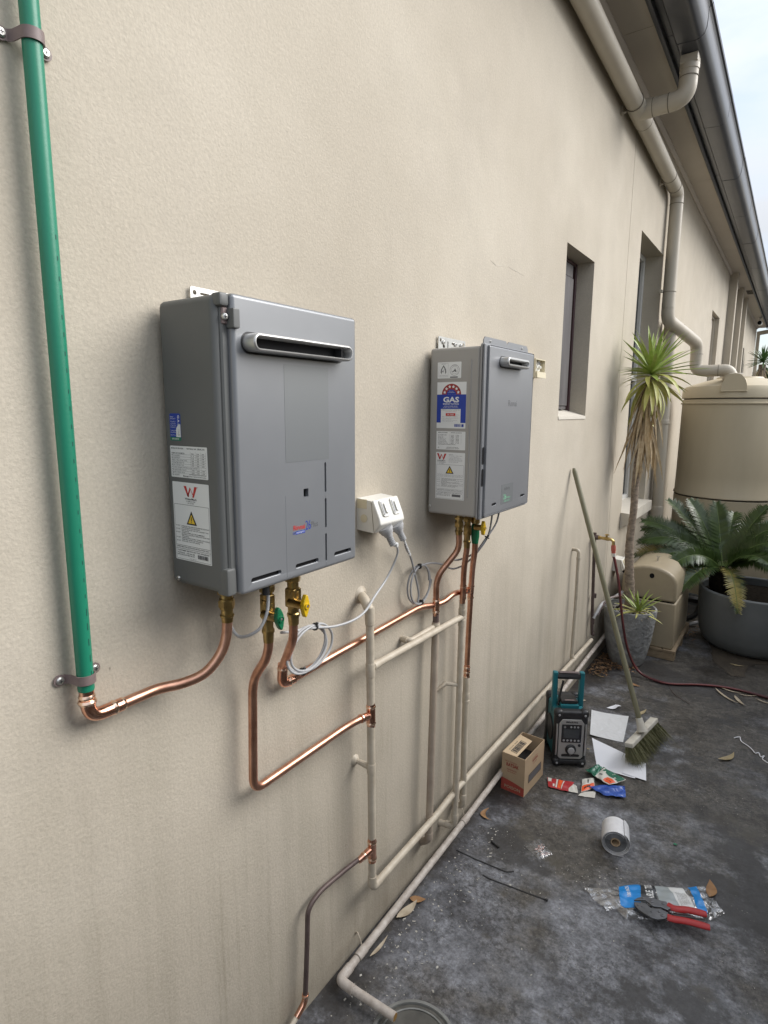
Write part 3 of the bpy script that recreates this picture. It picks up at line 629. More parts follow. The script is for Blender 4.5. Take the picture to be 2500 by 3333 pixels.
# lettering on the door
q = MB(); F1.text(q, 'Rinnai', .9095, 1.524, .036, .0105, .0004, .015); q.build('lettering', 'inkred', h1, 0)
q = MB(); F1.text(q, '26', .9475, 1.5195, .0165, .0205, .0004); q.build('lettering', 'inkblue', h1, 0)
q = MB(); F1.text(q, 'Plus', .9655, 1.5225, .022, .0125, .0004); q.build('lettering', 'inkgrey', h1, 0)
q = MB(); F1.rect(q, .9165, .9455, 1.5145, 1.521, .0004); q.build('lettering', 'inkblue', h1, 0)
q = MB(); F1.text(q, 'INFINITY', .9185, 1.516, .025, .0035, .0006); q.build('lettering', 'label', h1, 0)
q = MB()
for k in (0, .0042): q.tube([F1.p(.9098+k+.0022*math.cos(a*R(30)), 1.5178+.0022*math.sin(a*R(30)), .0003) for a in range(13)], .0004, 5)
q.build('lettering', 'inkblue', h1, 0)
# stickers on the side
FS = Face((0, Y0, 0), (1, 0, 0), (0, 0, 1))
def sticker(F, h, a0, a1, b0, b1, m='label', r_=.002, name='sticker'):
    q = MB(); F.plate(q, a0, a1, b0, b1, -.0002, .0004, r_); return q.build(name, m, h, 0)
s1 = sticker(FS, h1, .0335, .066, 1.7145, 1.7665, 'inkblue', .0035)
q = MB(); FS.plate(q, .0337, .0658, 1.7147, 1.7215, .0003, .0006, .002); q.build('green_band', 'inkgreen', s1, 0)
q = MB(); FS.poly(q, [(.0656, 1.7216), (.0656, 1.746)]+[(.0665-.0145*math.sin(R(t)), 1.7335+.0125*math.cos(R(t))) for t in range(10, 110, 10)]+[(.052, 1.7216)], .0006); q.build('white_blob', 'label', s1, 0)
q = MB(); G = Face(FS.p(.0655, 1.7645), (0, 0, -1), (1, 0, 0))
for i, ch in enumerate('GAS'): G.text(q, ch, .0012+i*.0078, -.0075, .0062, .0058, .0009, .03)
FS.text(q, 'APPLIANCE', .039, 1.7165, .021, .0032, .0009, .01)
for b, t in ((1.759, 'ENERGY'), (1.7555, 'EFFICIENCY'), (1.750, 'The appliance'), (1.7465, 'complies with'), (1.743, 'energy rating'), (1.7395, 'standards'), (1.733, 'Tested and'), (1.7295, 'Certified'), (1.724, 'Natural gas')): FS.text(q, t, .0355, b, min(.0165, .0017*len(t)), .0022, .0006)
q.build('lettering', 'label', s1, 0)
q = MB(); FS.text(q, 'G', .0575, 1.7245, .0045, .006, .0009); FS.rect(q, .0585, .0625, 1.732, 1.7325, .0009); FS.rect(q, .0585, .0635, 1.735, 1.7355, .0009); q.build('lettering', 'inkgrey', s1, 0)
s2 = sticker(FS, h1, .0305, .1395, 1.6435, 1.7045)
q = MB()
FS.text(q, 'MODEL NO. REU-V2626', .034, 1.6985, .037, .0030, .0006, .015); FS.text(q, 'NATURAL GAS  SERIAL NO', .081, 1.6985, .052, .0030, .0006, .015)
rows = ['NOMINAL GAS CONSUMPTION', 'Max consumption', 'Min consumption', 'Water   Flow at rise, L/min', 'heating  Max temp rise', 'Mixed   50 deg C rise', 'For water and gas connections at any point above', 'Max water supply pressure', 'Electric supply rating']
for i, t in enumerate(rows):
    b = 1.6895-i*.0046; FS.text(q, t, .0345, b, min(.09, .0017*len(t)), .0025, .0006, .01)
    FS.rect(q, .0345, .1355, b-.0012, b-.0009, .0006)
    if i not in (6,):
        for a in (.094, .109, .124): FS.text(q, rnd.choice(('199', '24', '26', '205', '25', '1.1', '9.0')), a, b, .007, .0025, .0006, .01)
for a in (.091, .106, .121, .1352): FS.rect(q, a, a+.0003, 1.652, 1.6945, .0006)
FS.text(q, 'C', .0345, 1.6465, .004, .005, .0006, .02); FS.text(q, 'N12979', .041, 1.6468, .014, .0032, .0006)
FS.text(q, 'Rinnai', .067, 1.6452, .016, .0036, .0006, .02); FS.text(q, 'RINNAI CORPORATION MADE IN JAPAN', .085, 1.6455, .05, .0024, .0006, .01); FS.text(q, 'GAS TYPE QUANTITY DATA PLATE 012-00', .085, 1.6492, .05, .0024, .0006, .01)
q.build('lettering', 'ink', s2, 0)
s3 = sticker(FS, h1, .0315, .1395, 1.4775, 1.6345)
wlogo(FS, s3, .066, 1.6065, .040, .021, .0006)
warn(FS, s3, .0855, 1.5515, .031, .0275, .0006)
q = MB(); FS.text(q, 'WaterMark', .068, 1.6005, .036, .0042, .0006, .02); FS.text(q, 'AS 3498 LIC 10358', .072, 1.5965, .027, .0026, .0006); FS.text(q, 'SAI GLOBAL', .076, 1.593, .019, .0024, .0006); FS.text(q, 'TM', .1065, 1.626, .003, .0015, .0006)
frame_lines(FS, q, .0345, .1375, 1.4795, 1.5905, .0006, .0006); FS.rect(q, .0345, .1375, 1.5075, 1.5081, .0008); FS.rect(q, .0345, .1375, 1.5005, 1.5011, .0008)
notice_lines(FS, q, .0365, .136, 1.5485, .0034, .0006)
FS.text(q, 'APPROVED FOR OUTDOOR INSTALLATION ONLY', .0365, 1.5030, .098, .0028, .0006, .02)
FS.text(q, 'CUSTOMER SERVICE ON THIS APPLIANCE', .0375, 1.4955, .096, .0028, .0006, .02); FS.text(q, 'AUSTRALIA   1300 366 388', .0375, 1.4908, .052, .0026, .0006, .02); FS.text(q, 'NEW ZEALAND 0800 746 624', .0375, 1.4868, .052, .0026, .0006, .02)
bars(FS, q, .099, .131, 1.4855, 1.4935, .0006); FS.text(q, 'U245-1056-X01', .074, 1.4818, .02, .0015, .0006)
q.build('lettering', 'ink', s3, 0)
# wall bracket
FB = Face((.012, 0, 0), (0, 1, 0), (0, 0, 1))
def bracket(h, y0, y1, z0, z1, holes):
    q = MB(); q.prism(rrect(y0, y1, z0, z1, .004), lambda a, b, t: (.006 if t else .0085, a, b)); o = q.build('wall_bracket', 'galv', h, 0)
    c = MB()
    for a0, a1, b0, b1 in holes: c.prism(rrect(a0, a1, b0, b1, min(a1-a0, b1-b0)*.48), lambda a, b, t: (0 if t else .02, a, b))
    cut(o, c); return o
bracket(h1, .818, 1.045, 1.90, 2.019, [(.8235, .833, 2.003, 2.0125), (.842, .865, 2.005, 2.0095), (.873, .878, 2.004, 2.012), (.90, .93, 2.004, 2.010), (.96, 1.0, 2.004, 2.010)])
screw((.0086, .905, 2.012), (1, 0, 0), .006, h1)

# ------------------------------------------------------------------ heater two (farther, lighter)
h2 = thing('water_heater', (.1, 1.98, 1.42), 'farther silver gas water heater with coloured energy label and small exhaust slot', 'water heater', HG)
Y0 = 1.775
q = MB(); q.box(.012, .196, Y0, 2.172, 1.424, 1.977, .010, 3); q.build('case', 'h2side', h2)
q = MB(); q.tube([(.1635, Y0+.0005, 1.935), (.1625, Y0+.0005, 1.49)], .0032, 10); q.build('side_rib', 'h2side', h2)
fl = [(a, b) for a, b in rrect(1.772, 2.184, 1.418, 1.985, .010, 4)]
q = MB(); q.prism(fl, lambda a, b, t: (.203 if t else .1965, a, b)); q.build('door_flange', 'h2door', h2, 0)
tf = [(1.782, 1.98), (1.782, 1.996), (1.793, 2.006), (1.955, 2.006), (1.963, 1.999), (1.972, 1.998), (1.981, 2.006), (2.145, 2.006), (2.158, 1.996), (2.160, 1.98)]
q = MB(); q.prism(tf, lambda a, b, t: (.2020 if t else .1985, a, b)); q.build('top_flange', 'h2door', h2, 0)
for y in (1.83, 2.10): screw((.2022, y, 1.994), (1, 0, 0), .004, h2)
D2 = .219
q = MB(); q.box(.2032, .212, 1.7735, 2.183, 1.420, 1.984, .004, 2); q.build('door_step', 'h2door', h2)
q = MB(); q.box(.2125, D2, 1.792, 2.180, 1.427, 1.980, .0062, 3); dr2 = q.build('door', 'h2door', h2)
F2 = Face((D2, 0, 0), (0, 1, 0), (0, 0, 1))
c = MB(); SL = [(1.848, 1.886, 1.456, 1.466), (2.102, 2.145, 1.458, 1.468)]
for s_ in SL: F2.plate(c, *s_, -.0052, .004, .0048)
cut(dr2, c)
for s_ in SL:
    q = MB(); F2.plate(q, *s_, -.0050, -.0046, .0035); q.build('slot_shadow_plate', 'black', dr2, 0)
for b0, b1 in ((1.601, 1.659), (1.529, 1.588)):
    q = MB(); q.prism(rrect(1.776, 1.789, b0, b1, .006), lambda a, b, t: (.2123 if t else .2115, a, b)); q.build('side_slot', 'black', h2, 0)
vo = vent(h2, 1.872, 2.062, 1.9175, 1.9485, D2, .250, .0085)
q = MB(); F2.text(q, 'Rinnai', 1.956, 1.790, .074, .0205, .0004, .0); q.build('lettering', 'inkgrey', h2, 0)
q = MB(); F2.plate(q, 1.925, 2.03, 1.452, 1.522, -.0001, .0003, .002); pt = q.build('clear_sticker', 'h1patch', h2, 0)
q = MB(); F2.text(q, 'Infinity', 1.950, 1.497, .05, .0145, .0006); q.build('lettering', 'inkgrey', pt, 0)
q = MB(); F2.text(q, '26', 1.945, 1.468, .025, .018, .0006); F2.text(q, 'Natural', 1.975, 1.470, .030, .006, .0006); F2.text(q, 'smart start', 1.950, 1.459, .05, .005, .0006); q.build('lettering', 'inkmint', pt, 0)
FT = Face((0, Y0, 0), (1, 0, 0), (0, 0, 1))
screw((.021, Y0, 1.449), (0, -1, 0), .0055, h2)
t1 = sticker(FT, h2, .042, .129, 1.8785, 1.9305)
q = MB()
def ringp(F, q, ac, bc, r0_, r1_, d, a0=0, a1=360, n=28, sx=1.):
    for i in range(n):
        t0, t1_ = R(a0+(a1-a0)*i/n), R(a0+(a1-a0)*(i+1)/n)
        F.poly(q, [(ac+sx*r0_*math.cos(t0), bc+r0_*math.sin(t0)), (ac+sx*r1_*math.cos(t0), bc+r1_*math.sin(t0)), (ac+sx*r1_*math.cos(t1_), bc+r1_*math.sin(t1_)), (ac+sx*r0_*math.cos(t1_), bc+r0_*math.sin(t1_))], d)
frame_lines(FT, q, .0465, .0815, 1.8835, 1.9265, .0004, .0006)
for sgn in (-1, 1):      # flame outline
    FT.poly(q, [(.064, 1.9215), (.064+sgn*.009, 1.908), (.064+sgn*.0105, 1.898), (.064+sgn*.007, 1.892), (.064+sgn*.0062, 1.899), (.064+sgn*.0058, 1.906), (.064, 1.916)], .0006)
FT.poly(q, [(.0585, 1.901), (.0605, 1.9005), (.0625, 1.897), (.0675, 1.907), (.067, 1.909), (.0625, 1.901), (.060, 1.904)], .0006)
FT.text(q, 'CERTIFIED', .056, 1.9235, .016, .002, .0006); FT.text(q, 'Gas Certification', .049, 1.8865, .030, .0024, .0006)
ringp(FT, q, .105, 1.9045, .0165, .0175, .0006); ringp(FT, q, .105, 1.9045, .0118, .0124, .0006)
FT.poly(q, [(.096, 1.900), (.103, 1.904), (.107, 1.910), (.110, 1.903), (.113, 1.900), (.108, 1.8985), (.104, 1.901), (.099, 1.8975)], .0006)
FT.text(q, 'APPROVED', .098, 1.9178, .014, .002, .0008); FT.rect(q, .089, .117, 1.880, 1.884, .0006)
q.build('lettering', 'inkgrey', t1, 0)
t2 = sticker(FT, h2, .042, .1495, 1.7165, 1.8665, 'label', .001)
q = MB(); FT.rect(q, .0421, .1494, 1.7345, 1.8265, .0006); q.build('blue_field', 'inkblue', t2, 0)
q = MB(); FT.poly(q, [(.0955+.0355*math.cos(R(t)), 1.8266+.0345*math.sin(R(t))) for t in range(0, 181, 9)], .0006); q.build('red_arch', 'inkdkred', t2, 0)
q = MB(); FT.poly(q, [(.0955+.0175*math.cos(R(t)), 1.8267+.0160*math.sin(R(t))) for t in range(0, 181, 9)], .0009); q.build('blue_arch', 'inkblue', t2, 0)
q = MB()
for k in range(6):
    t = R(15+30*k); cx, cy = .0955+.026*math.cos(t), 1.8270+.0252*math.sin(t); pts = []
    for i in range(10):
        rr = .0060 if i % 2 == 0 else .0028; pts.append((cx+rr*math.sin(i*math.pi/5), cy+rr*math.cos(i*math.pi/5)))
    q.add([FT.p(a, b, .0009) for a, b in [(cx, cy)]+pts], [(0, 1+i, 1+(i+1) % 10) for i in range(10)])
FT.text(q, 'GAS', .0655, 1.8005, .059, .0185, .0009, .035); FT.text(q, 'ENERGY RATING', .0655, 1.7935, .058, .0048, .0009, .02)
FT.text(q, 'AS 4552 GAS FIRED WATER', .070, 1.7875, .049, .0028, .0009); FT.text(q, 'HEATERS FOR HOT WATER SUPPLY', .0655, 1.7838, .057, .0026, .0009)
FT.text(q, 'More stars', .0875, 1.836, .016, .0022, .0012); FT.text(q, 'more efficient', .0835, 1.832, .024, .0022, .0012)
FT.rect(q, .058, .131, 1.7330, 1.7795, .0009); q.build('lettering', 'label', t2, 0)
q = MB(); FT.rect(q, .0765, .112, 1.7570, 1.7660, .0012); q.build('red_box', 'inkred', t2, 0)
q = MB(); FT.text(q, '14 768', .0825, 1.7592, .023, .0048, .0015, .01); q.build('lettering', 'label', t2, 0)
q = MB(); FT.text(q, 'COMPARATIVE ENERGY CONSUMPTION', .0615, 1.7752, .066, .0022, .0012, .01); FT.text(q, 'MJ per year', .1145, 1.7595, .012, .002, .0012)
for b, t in ((1.7535, 'Based on standard tests for household use'), (1.7485, 'Actual energy use and running costs depend on'), (1.7455, 'how you use the appliance'), (1.7415, 'Energy consumption when connected to gas'), (1.7385, 'Compare labels before you buy')): FT.text(q, t, .0635, b, .0014*len(t), .0018, .0012)
q.build('lettering', 'inkgrey', t2, 0)
q = MB(); FT.text(q, 'Use this label to compare', .073, 1.7702, .043, .0022, .0012); q.build('lettering', 'inkred', t2, 0)
q = MB(); bars(FT, q, .108, .132, 1.7215, 1.7305, .0006, 20); FT.rect(q, .135, .143, 1.7215, 1.7305, .0006); q.build('lettering', 'inkblue', t2, 0)
t3 = sticker(FT, h2, .0425, .1505, 1.6455, 1.7065)
q = MB(); FT.text(q, 'MODEL NO. REU-N2632', .049, 1.7005, .036, .003, .0006, .02); FT.text(q, 'NATURAL GAS SER NO', .097, 1.7005, .040, .003, .0006, .015)
for i, t in enumerate(['GAS CONSUMPTION MJ/h', 'Max gas rate', 'Min gas rate', 'Gas supply pressure', 'Flow at 25 deg rise', 'Heat input and output', 'Electrical rating supply', 'TO BE INSTALLED BY A LICENSED FITTER ONLY']):
    b = 1.6925-i*.0044; FT.text(q, t, .049, b, .0016*len(t), .0027, .0006, .012)
    if i < 7:
        for a in (.097, .116): FT.text(q, rnd.choice(('199', '205', '1.13', '26', '2.75')), a, b, .011, .0027, .0006, .012)
for a in (.0915, .113, .135): FT.rect(q, a, a+.0003, 1.664, 1.697, .0006)
FT.text(q, 'RINNAI AUSTRALIA', .083, 1.6525, .042, .0024, .0006, .01); FT.text(q, 'MADE IN JAPAN 10025648', .080, 1.6488, .048, .0022, .0006, .01); ringp(FT, q, .0515, 1.6518, .0014, .0021, .0006, n=10)
q.build('lettering', 'ink', t3, 0)
t4 = sticker(FT, h2, .0425, .151, 1.4785, 1.6365)
wlogo(FT, t4, .046, 1.6115, .036, .0205, .0006); warn(FT, t4, .0955, 1.5655, .031, .0265, .0006)
q = MB(); FT.text(q, 'WaterMark', .047, 1.606, .032, .004, .0006, .02); FT.text(q, 'AS 3498 WMKA20083', .0465, 1.602, .034, .0024, .0006); FT.text(q, 'SAI GLOBAL', .055, 1.598, .018, .0024, .0006)
for i, t in enumerate(['IMPORTANT', 'This appliance delivers water', 'not exceeding 50 C to', 'bathrooms when adjusted by', 'the installer in accordance with', 'the local plumbing rules and', 'AS 3500 requirements']): FT.text(q, t, .0915, 1.6285-i*.0042, min(.05, .0018*len(t)), .0026, .0006)
frame_lines(FT, q, .0455, .148, 1.4805, 1.5955, .0006, .0006); FT.rect(q, .0455, .148, 1.5125, 1.5131, .0008); FT.rect(q, .0455, .148, 1.5045, 1.5051, .0008)
for i, t in enumerate(['WARNING: hot water can scald. It is dangerous', 'to children. Check the water temperature', 'before use. Keep hands clear of the outlet']): FT.text(q, t, .0475, 1.5605-i*.0034, .098, .0023, .0006)
notice_lines(FT, q, .0475, .1465, 1.5495, .0030, .0006)
FT.text(q, 'APPROVED FOR OUTDOOR INSTALLATION ONLY', .0475, 1.5075, .097, .0028, .0006, .02)
FT.text(q, 'CUSTOMER SERVICE ON THIS APPLIANCE', .0475, 1.4990, .096, .0028, .0006, .02); FT.text(q, 'AUSTRALIA   1300 555 545', .0475, 1.4942, .052, .0026, .0006, .02); FT.text(q, 'NEW ZEALAND 0800 746 624', .0475, 1.4898, .052, .0026, .0006, .02); FT.rect(q, .106, .138, 1.4885, 1.4965, .0006)
q.build('lettering', 'inkgrey', t4, 0)
bracket(h2, 1.836, 2.036, 1.95, 2.024, [(1.845, 1.857, 2.006, 2.018), (1.866, 1.882, 1.988, 1.998), (1.90, 1.906, 1.984, 2.012), (1.93, 1.97, 2.004, 2.010), (2.015, 2.028, 2.004, 2.016)])
for y in (1.868, 1.955, 2.0): screw((.0086, y, 2.006), (1, 0, 0), .008, h2)

# ================================================================== PIPEWORK ON THE WALL
def pipe(name, pts, r, m, label, cat='pipe', fil=.03, group=None, n=14, part='tube', smooth_pts=None):
    t = thing(name, pts[0], label, cat, group)
    q = MB(); q.tube(smooth_pts or fillet(pts, fil, 6), r, n); q.build(part, m, t)
    return t
def bead(t, p, d, r, m='solder', w=.0022):
    p = Vector(p); d = Vector(d).normalized(); q = MB()
    q.tube([p-d*w*2, p-d*w, p, p+d*w, p+d*w*2], [r*.99, r*1.06, r*1.12, r*1.06, r*.99], 16); q.build('bead', m, t)
def fitting(t, a, b, r, m='copperfit', name='fitting', beads=True):
    q = MB(); collar(q, a, b, r, 16); q.build(name, m, t)
    if beads:
        a = Vector(a); b = Vector(b); d = b-a
        bead(t, a+d*.16, d, r); bead(t, b-d*.16, d, r)
def brass(t, x, y, z1, z0, r, nut=True):
    """brass union from z1 down to z0"""
    h = z1-z0; q = MB()
    q.lathe([(r*.9, z1), (r*.9, z1-h*.18), (r*1.25, z1-h*.19), (r*1.25, z1-h*.30), (r*1.0, z1-h*.31), (r*1.0, z1-h*.40), (r*1.18, z1-h*.41), (r*1.18, z1-h*.66), (r*.98, z1-h*.68), (r*.98, z1-h*.80), (r*1.16, z1-h*.82), (r*1.16, z1-h*.86), (r*1.0, z1-h*.88), (r*.92, z0)], (x, y, 0), n=16)
    o = q.build('brass_union', 'brass', t)
    q = MB(); q.lathe([(r*1.32, z1-h*.205), (r*1.42, z1-h*.22), (r*1.42, z1-h*.285), (r*1.32, z1-h*.30)], (x, y, 0), n=6); q.build('hex_nut', 'brass', o, 20)
    q = MB(); q.lathe([(r*1.25, z1-h*.45), (r*1.33, z1-h*.47), (r*1.33, z1-h*.61), (r*1.25, z1-h*.63)], (x, y, 0), n=6); q.build('hex_nut', 'brass', o, 20)
def valve(t, x, y, z, m, hx, tilt=0, h=.027, w=.0125):
    """butterfly valve handle facing out (+x), centre at (hx, y, z)"""
    q = MB(); q.lathe([(.0105, x), (.0105, hx-.006), (.006, hx-.005)], (0, y, z), 'x', 14); o = q.build('valve_stem', 'brass', t)
    pts = []
    for i in range(32):
        a = 2*math.pi*i/32; e = abs(math.sin(a)); rr = w*.80+(h-w*.80)*e**2.2; pts.append((math.cos(a)*min(rr, w*(.95+.0*e)), math.sin(a)*rr))
    ct, st = math.cos(R(tilt)), math.sin(R(tilt))
    q = MB(); q.prism(pts, lambda a, b, k: (hx+(.006 if k else -.006), y+a*ct-b*st, z+a*st+b*ct)); o2 = q.build('valve_handle', m, t, 30)
    bv = o2.modifiers.new('soft edge', 'BEVEL'); bv.width = .0022; bv.segments = 2; bv.limit_method = 'ANGLE'
    q = MB(); q.lathe([(.0075, hx+.0055), (.0075, hx+.009), (.005, hx+.0095), (.005, hx+.0065), (.0005, hx+.0065)], (0, y, z), 'x', 14, False); q.build('handle_boss', m, o2)
    q = MB(); q.lathe([(.0028, hx+.0066), (.0028, hx+.0085), (.0005, hx+.009)], (0, y, z), 'x', 8); q.build('handle_screw', 'zinc', o2)

# ------------------------------------------------------------------ green lagged pipe at the left
gp = thing('green_pipe', (.03, .531, 1.27), 'green lagged vertical pipe clamped to the wall at the far left', 'pipe')
GR = .0142
q = MB(); q.tube([(.03, .531, z) for z in (1.2745, 1.276, 1.5, 1.8, 2.1, 2.6, 4.2)], [GR*.96, GR, GR, GR, GR, GR, GR], 24); q.build('lagging', 'green', gp)
q = MB(); q.tube([(.03, .531, 1.272), (.03, .531, 1.2755)], GR*.88, 20); q.build('lagging_end', 'greenprint', gp)
na = math.atan2(-.531, 1.01)
for i in range(26):
    q = MB(); z = 1.30+i*.0295+rnd.uniform(-.003, .003); a0 = na+R(43+rnd.uniform(-2, 2)); hh = .007 if i > 4 else .013
    for j in range(1):
        p = lambda a, zz: (.03+(GR+.0003)*math.cos(a), .531+(GR+.0003)*math.sin(a), zz)
        q.quad(p(a0, z), p(a0+.15, z), p(a0+.15, z+hh), p(a0, z+hh))
    q.build('printed_mark', 'greenprint', gp, 0)
def saddle(z, t):
    q = MB(); wd = .0085; prof = []
    prof.append((.0035, -.036)); prof.append((.0035, -.0232)); prof.append((.014, -.0172))
    for k in range(0, 11):
        a = R(-75+15*k); prof.append((.0302+(GR+.0014)*math.cos(a), (GR+.0014)*math.sin(a)))
    prof += [(.014, .0172), (.0035, .0232), (.0035, .036)]
    pin = [(x+.0018 if i in (0, 1, len(prof)-1, len(prof)-2) else .0302+(x-.0302)*1.12, y if i in (0, 1, len(prof)-1, len(prof)-2) else y*1.12) for i, (x, y) in enumerate(prof)]
    n = len(prof); vs = [(x, .531+y, z-wd) for x, y in prof]+[(x, .531+y, z-wd) for x, y in pin]+[(x, .531+y, z+wd) for x, y in prof]+[(x, .531+y, z+wd) for x, y in pin]
    fs = []
    for i in range(n-1):
        fs += [(n+i, n+i+1, 3*n+i+1, 3*n+i), (i, i+1, 2*n+i+1, 2*n+i), (i, i+1, n+i+1, n+i), (2*n+i, 2*n+i+1, 3*n+i+1, 3*n+i)]
    fs += [(0, n, 3*n, 2*n), (n-1, 2*n-1, 4*n-1, 3*n-1)]
    q.add(vs, fs); o = q.build('clamp', 'clamp', t, 40)
    for y in (.531-.0325, .531+.0325):
        q = MB(); q.lathe([(.0105, .0025), (.0105, .0052), (.0095, .0054)], (0, y, z), 'x', 16); q.build('clamp_ear', 'clamp', o)
        n = Vector((1, 0, 0)); Q = n.to_track_quat('Z', 'Y').to_matrix().to_4x4(); X = Matrix.Translation((.0054, y, z)) @ Q
        q = MB(); q.lathe([(.0072, 0), (.0072, .002), (.005, .004), (.001, .0045)], n=14, X=X); q.build('screw', 'zinc', o)
        q = MB(); q.box(-.003, .003, -.0006, .0006, .0040, .0048, X=X); q.box(-.0006, .0006, -.003, .003, .0041, .0049, X=X); q.build('cross_slot', 'ink', o, 0)
saddle(2.326, gp); saddle(1.2975, gp)

# ------------------------------------------------------------------ copper pipe from the green pipe to heater one
PG = 'new copper pipes under the heaters'
c1 = thing('copper_pipe', (.03, .532, 1.22), 'bright copper pipe from the foot of the green pipe to the nearer heater', 'pipe', PG)
pts = spline([(.03, .565, 1.2185), (.03, .60, 1.219), (.031, .632, 1.2195), (.036, .672, 1.221), (.058, .718, 1.2225), (.082, .753, 1.238), (.096, .781, 1.271), (.0995, .796, 1.306), (.1, .800, 1.340)], 6)
q = MB(); q.tube(pts, .0107, 16); q.build('tube', 'copper', c1)
q = MB(); q.tube(fillet([(.03, .531, 1.279), (.03, .532, 1.219), (.03, .597, 1.2188)], .032, 8), .0128, 16); q.build('elbow', 'copperfit', c1)
bead(c1, (.03, .531, 1.262), (0, 0, 1), .0132); bead(c1, (.03, .531, 1.252), (0, 0, 1), .0148); bead(c1, (.03, .580, 1.219), (0, 1, 0), .0128); bead(c1, (.03, .597, 1.219), (0, 1, 0), .0118)
brass(c1, .1, .8005, 1.4238, 1.338, .0128)

# ------------------------------------------------------------------ cold copper pipe with green valve
c2 = thing('copper_pipe', (.1, .915, .86), 'copper pipe with green valve handle looping down and right to the left riser', 'pipe', PG)
q = MB(); q.tube(fillet([(.1, .917, 1.30), (.1, .917, 1.225), (.040, .920, 1.145), (.040, .910, .861), (.042, 1.262, .862), (.060, 1.312, .873), (.060, 1.362, .862)], .036, 8), .0107, 16); q.build('tube', 'copper', c2)
brass(c2, .1, .9165, 1.4238, 1.255, .0125)
q = MB(); q.box(.086, .114, .905, .928, 1.318, 1.368, .004, 2); q.build('valve_body', 'brass', c2)
valve(c2, .1, .9030, 1.324, 'vgreen', .148, 8)
q = MB(); q.tube([(.060, 1.318, .872), (.060, 1.352, .8645)], .0125, 16); q.build('tee_branch', 'copperfit', c2); bead(c2, (.06, 1.324, .8705), (0, 1, -.2), .0125)

# ------------------------------------------------------------------ gas copper pipe with yellow valve
c3 = thing('copper_pipe', (.1, 1.0, 1.09), 'copper gas pipe with yellow valve handle rising right to the farther heater', 'pipe', PG)
q = MB(); q.tube(fillet([(.1, .999, 1.28), (.1, .998, 1.235), (.032, 1.028, 1.135), (.030, 1.027, 1.100)], .03, 8), .0107, 16); q.build('tube', 'copper', c3)
q = MB(); q.tube(fillet([(.034, 1.028, 1.145), (.030, 1.027, 1.088), (.030, 1.070, 1.088)], .03, 8), .0128, 16); q.build('elbow', 'copperfit', c3)
bead(c3, (.0325, 1.028, 1.132), (.03, 0, 1), .0128); bead(c3, (.03, 1.050, 1.088), (0, 1, 0), .0128)
q = MB(); q.tube(fillet([(.030, 1.060, 1.0885), (.030, 1.705, 1.106), (.038, 1.795, 1.088), (.045, 1.85, 1.087), (.046, 1.925, 1.101), (.048, 1.99, 1.090), (.055, 2.03, 1.086)], .05, 8), .0107, 16); q.build('tube', 'copper', c3)
brass(c3, .1, 1.000, 1.4238, 1.272, .0135)
q = MB(); q.box(.085, .115, .986, 1.014, 1.315, 1.362, .004, 2); q.build('valve_body', 'brass', c3)
valve(c3, .1, .9875, 1.330, 'vyellow', .148, -4)

# ------------------------------------------------------------------ painted riser A and long low run
RG = 'old cream painted water pipes on the wall'
A = thing('painted_pipe', (.06, 1.38, .25), 'left cream painted riser with copper tees turning into the long low run', 'pipe', RG)
PR = .0125
q = MB(); q.tube(fillet([(.0, 1.402, 1.222), (.042, 1.372, 1.216), (.060, 1.366, 1.19), (.060, 1.3668, 1.16)], .022, 6), .015, 14); q.build("wall_elbow", 'paintpipe', A)
q = MB(); q.lathe([(.030, -.003), (.026, .003), (.018, .009), (.014, .012)], (0, 1.402, 1.222), 'x', 12); q.build('plaster_collar', 'paintpipe', A)
q = MB(); q.tube(fillet([(.060, 1.3665, 1.185), (.060, 1.384, .255), (.060, 1.80, .2585), (.0505, 1.98, .2605), (.0505, 3.93, .262)], .030, 8), PR, 16); q.build('tube', 'paintpipe', A)
for z0, z1 in ((1.205, 1.172), (1.166, 1.150), (1.03, .985), (.700, .665)): 
    q = MB(); yv = lambda z: 1.3665+(1.185-z)*.0188; collar(q, (.06, yv(z0), z0), (.06, yv(z1), z1), PR*1.16, 16); q.build('socket', 'paintpipe', A)
fitting(A, (.06, 1.3725, .900), (.06, 1.3742, .822), PR*1.12)
fitting(A, (.06, 1.3805, .437), (.06, 1.3822, .352), PR*1.12)
q = MB(); q.tube(fillet([(.060, 1.3828, .30), (.060, 1.384, .2555), (.060, 1.425, .2555)], .026, 8), PR*1.13, 16); q.build('elbow', 'paintpipe', A)
q = MB(); q.tube([(.0, 1.372, .690), (.06, 1.3755, .684)], [.007, .011], 10); q.build('wall_stub', 'paintpipe', A)
q = MB(); q.lathe([(.021, -.003), (.017, .004), (.009, .010)], (0, 1.370, .690), 'x', 10); q.build('plaster_collar', 'paintpipe', A)
br = thing('painted_pipe', (.06, 1.38, 1.01), 'cream cross pipe joining the left riser to the middle riser', 'pipe', RG)
q = MB(); q.tube([(.060, 1.378, 1.0145), (.060, 1.62, 1.0085), (.060, 1.975, .999)], .0115, 14); q.build('tube', 'paintpipe', br)
q = MB(); q.tube([(.060, 1.382, 1.0145), (.060, 1.412, 1.0137)], .0135, 14); q.build('socket', 'paintpipe', br)
st = thing('painted_pipe', (.03, 1.63, 1.01), 'short cream pipe stub leaving the wall above the cross pipe', 'pipe', RG)
q = MB(); q.tube(fillet([(-.002, 1.634, 1.007), (.040, 1.626, 1.0105), (.042, 1.80, 1.0125)], .018, 6), .0088, 12); q.build('tube', 'paintpipe', st)
q = MB(); q.tube([(.008, 1.6325, 1.0078), (.031, 1.628, 1.010)], .0115, 12); q.build('socket', 'paintpipe', st)
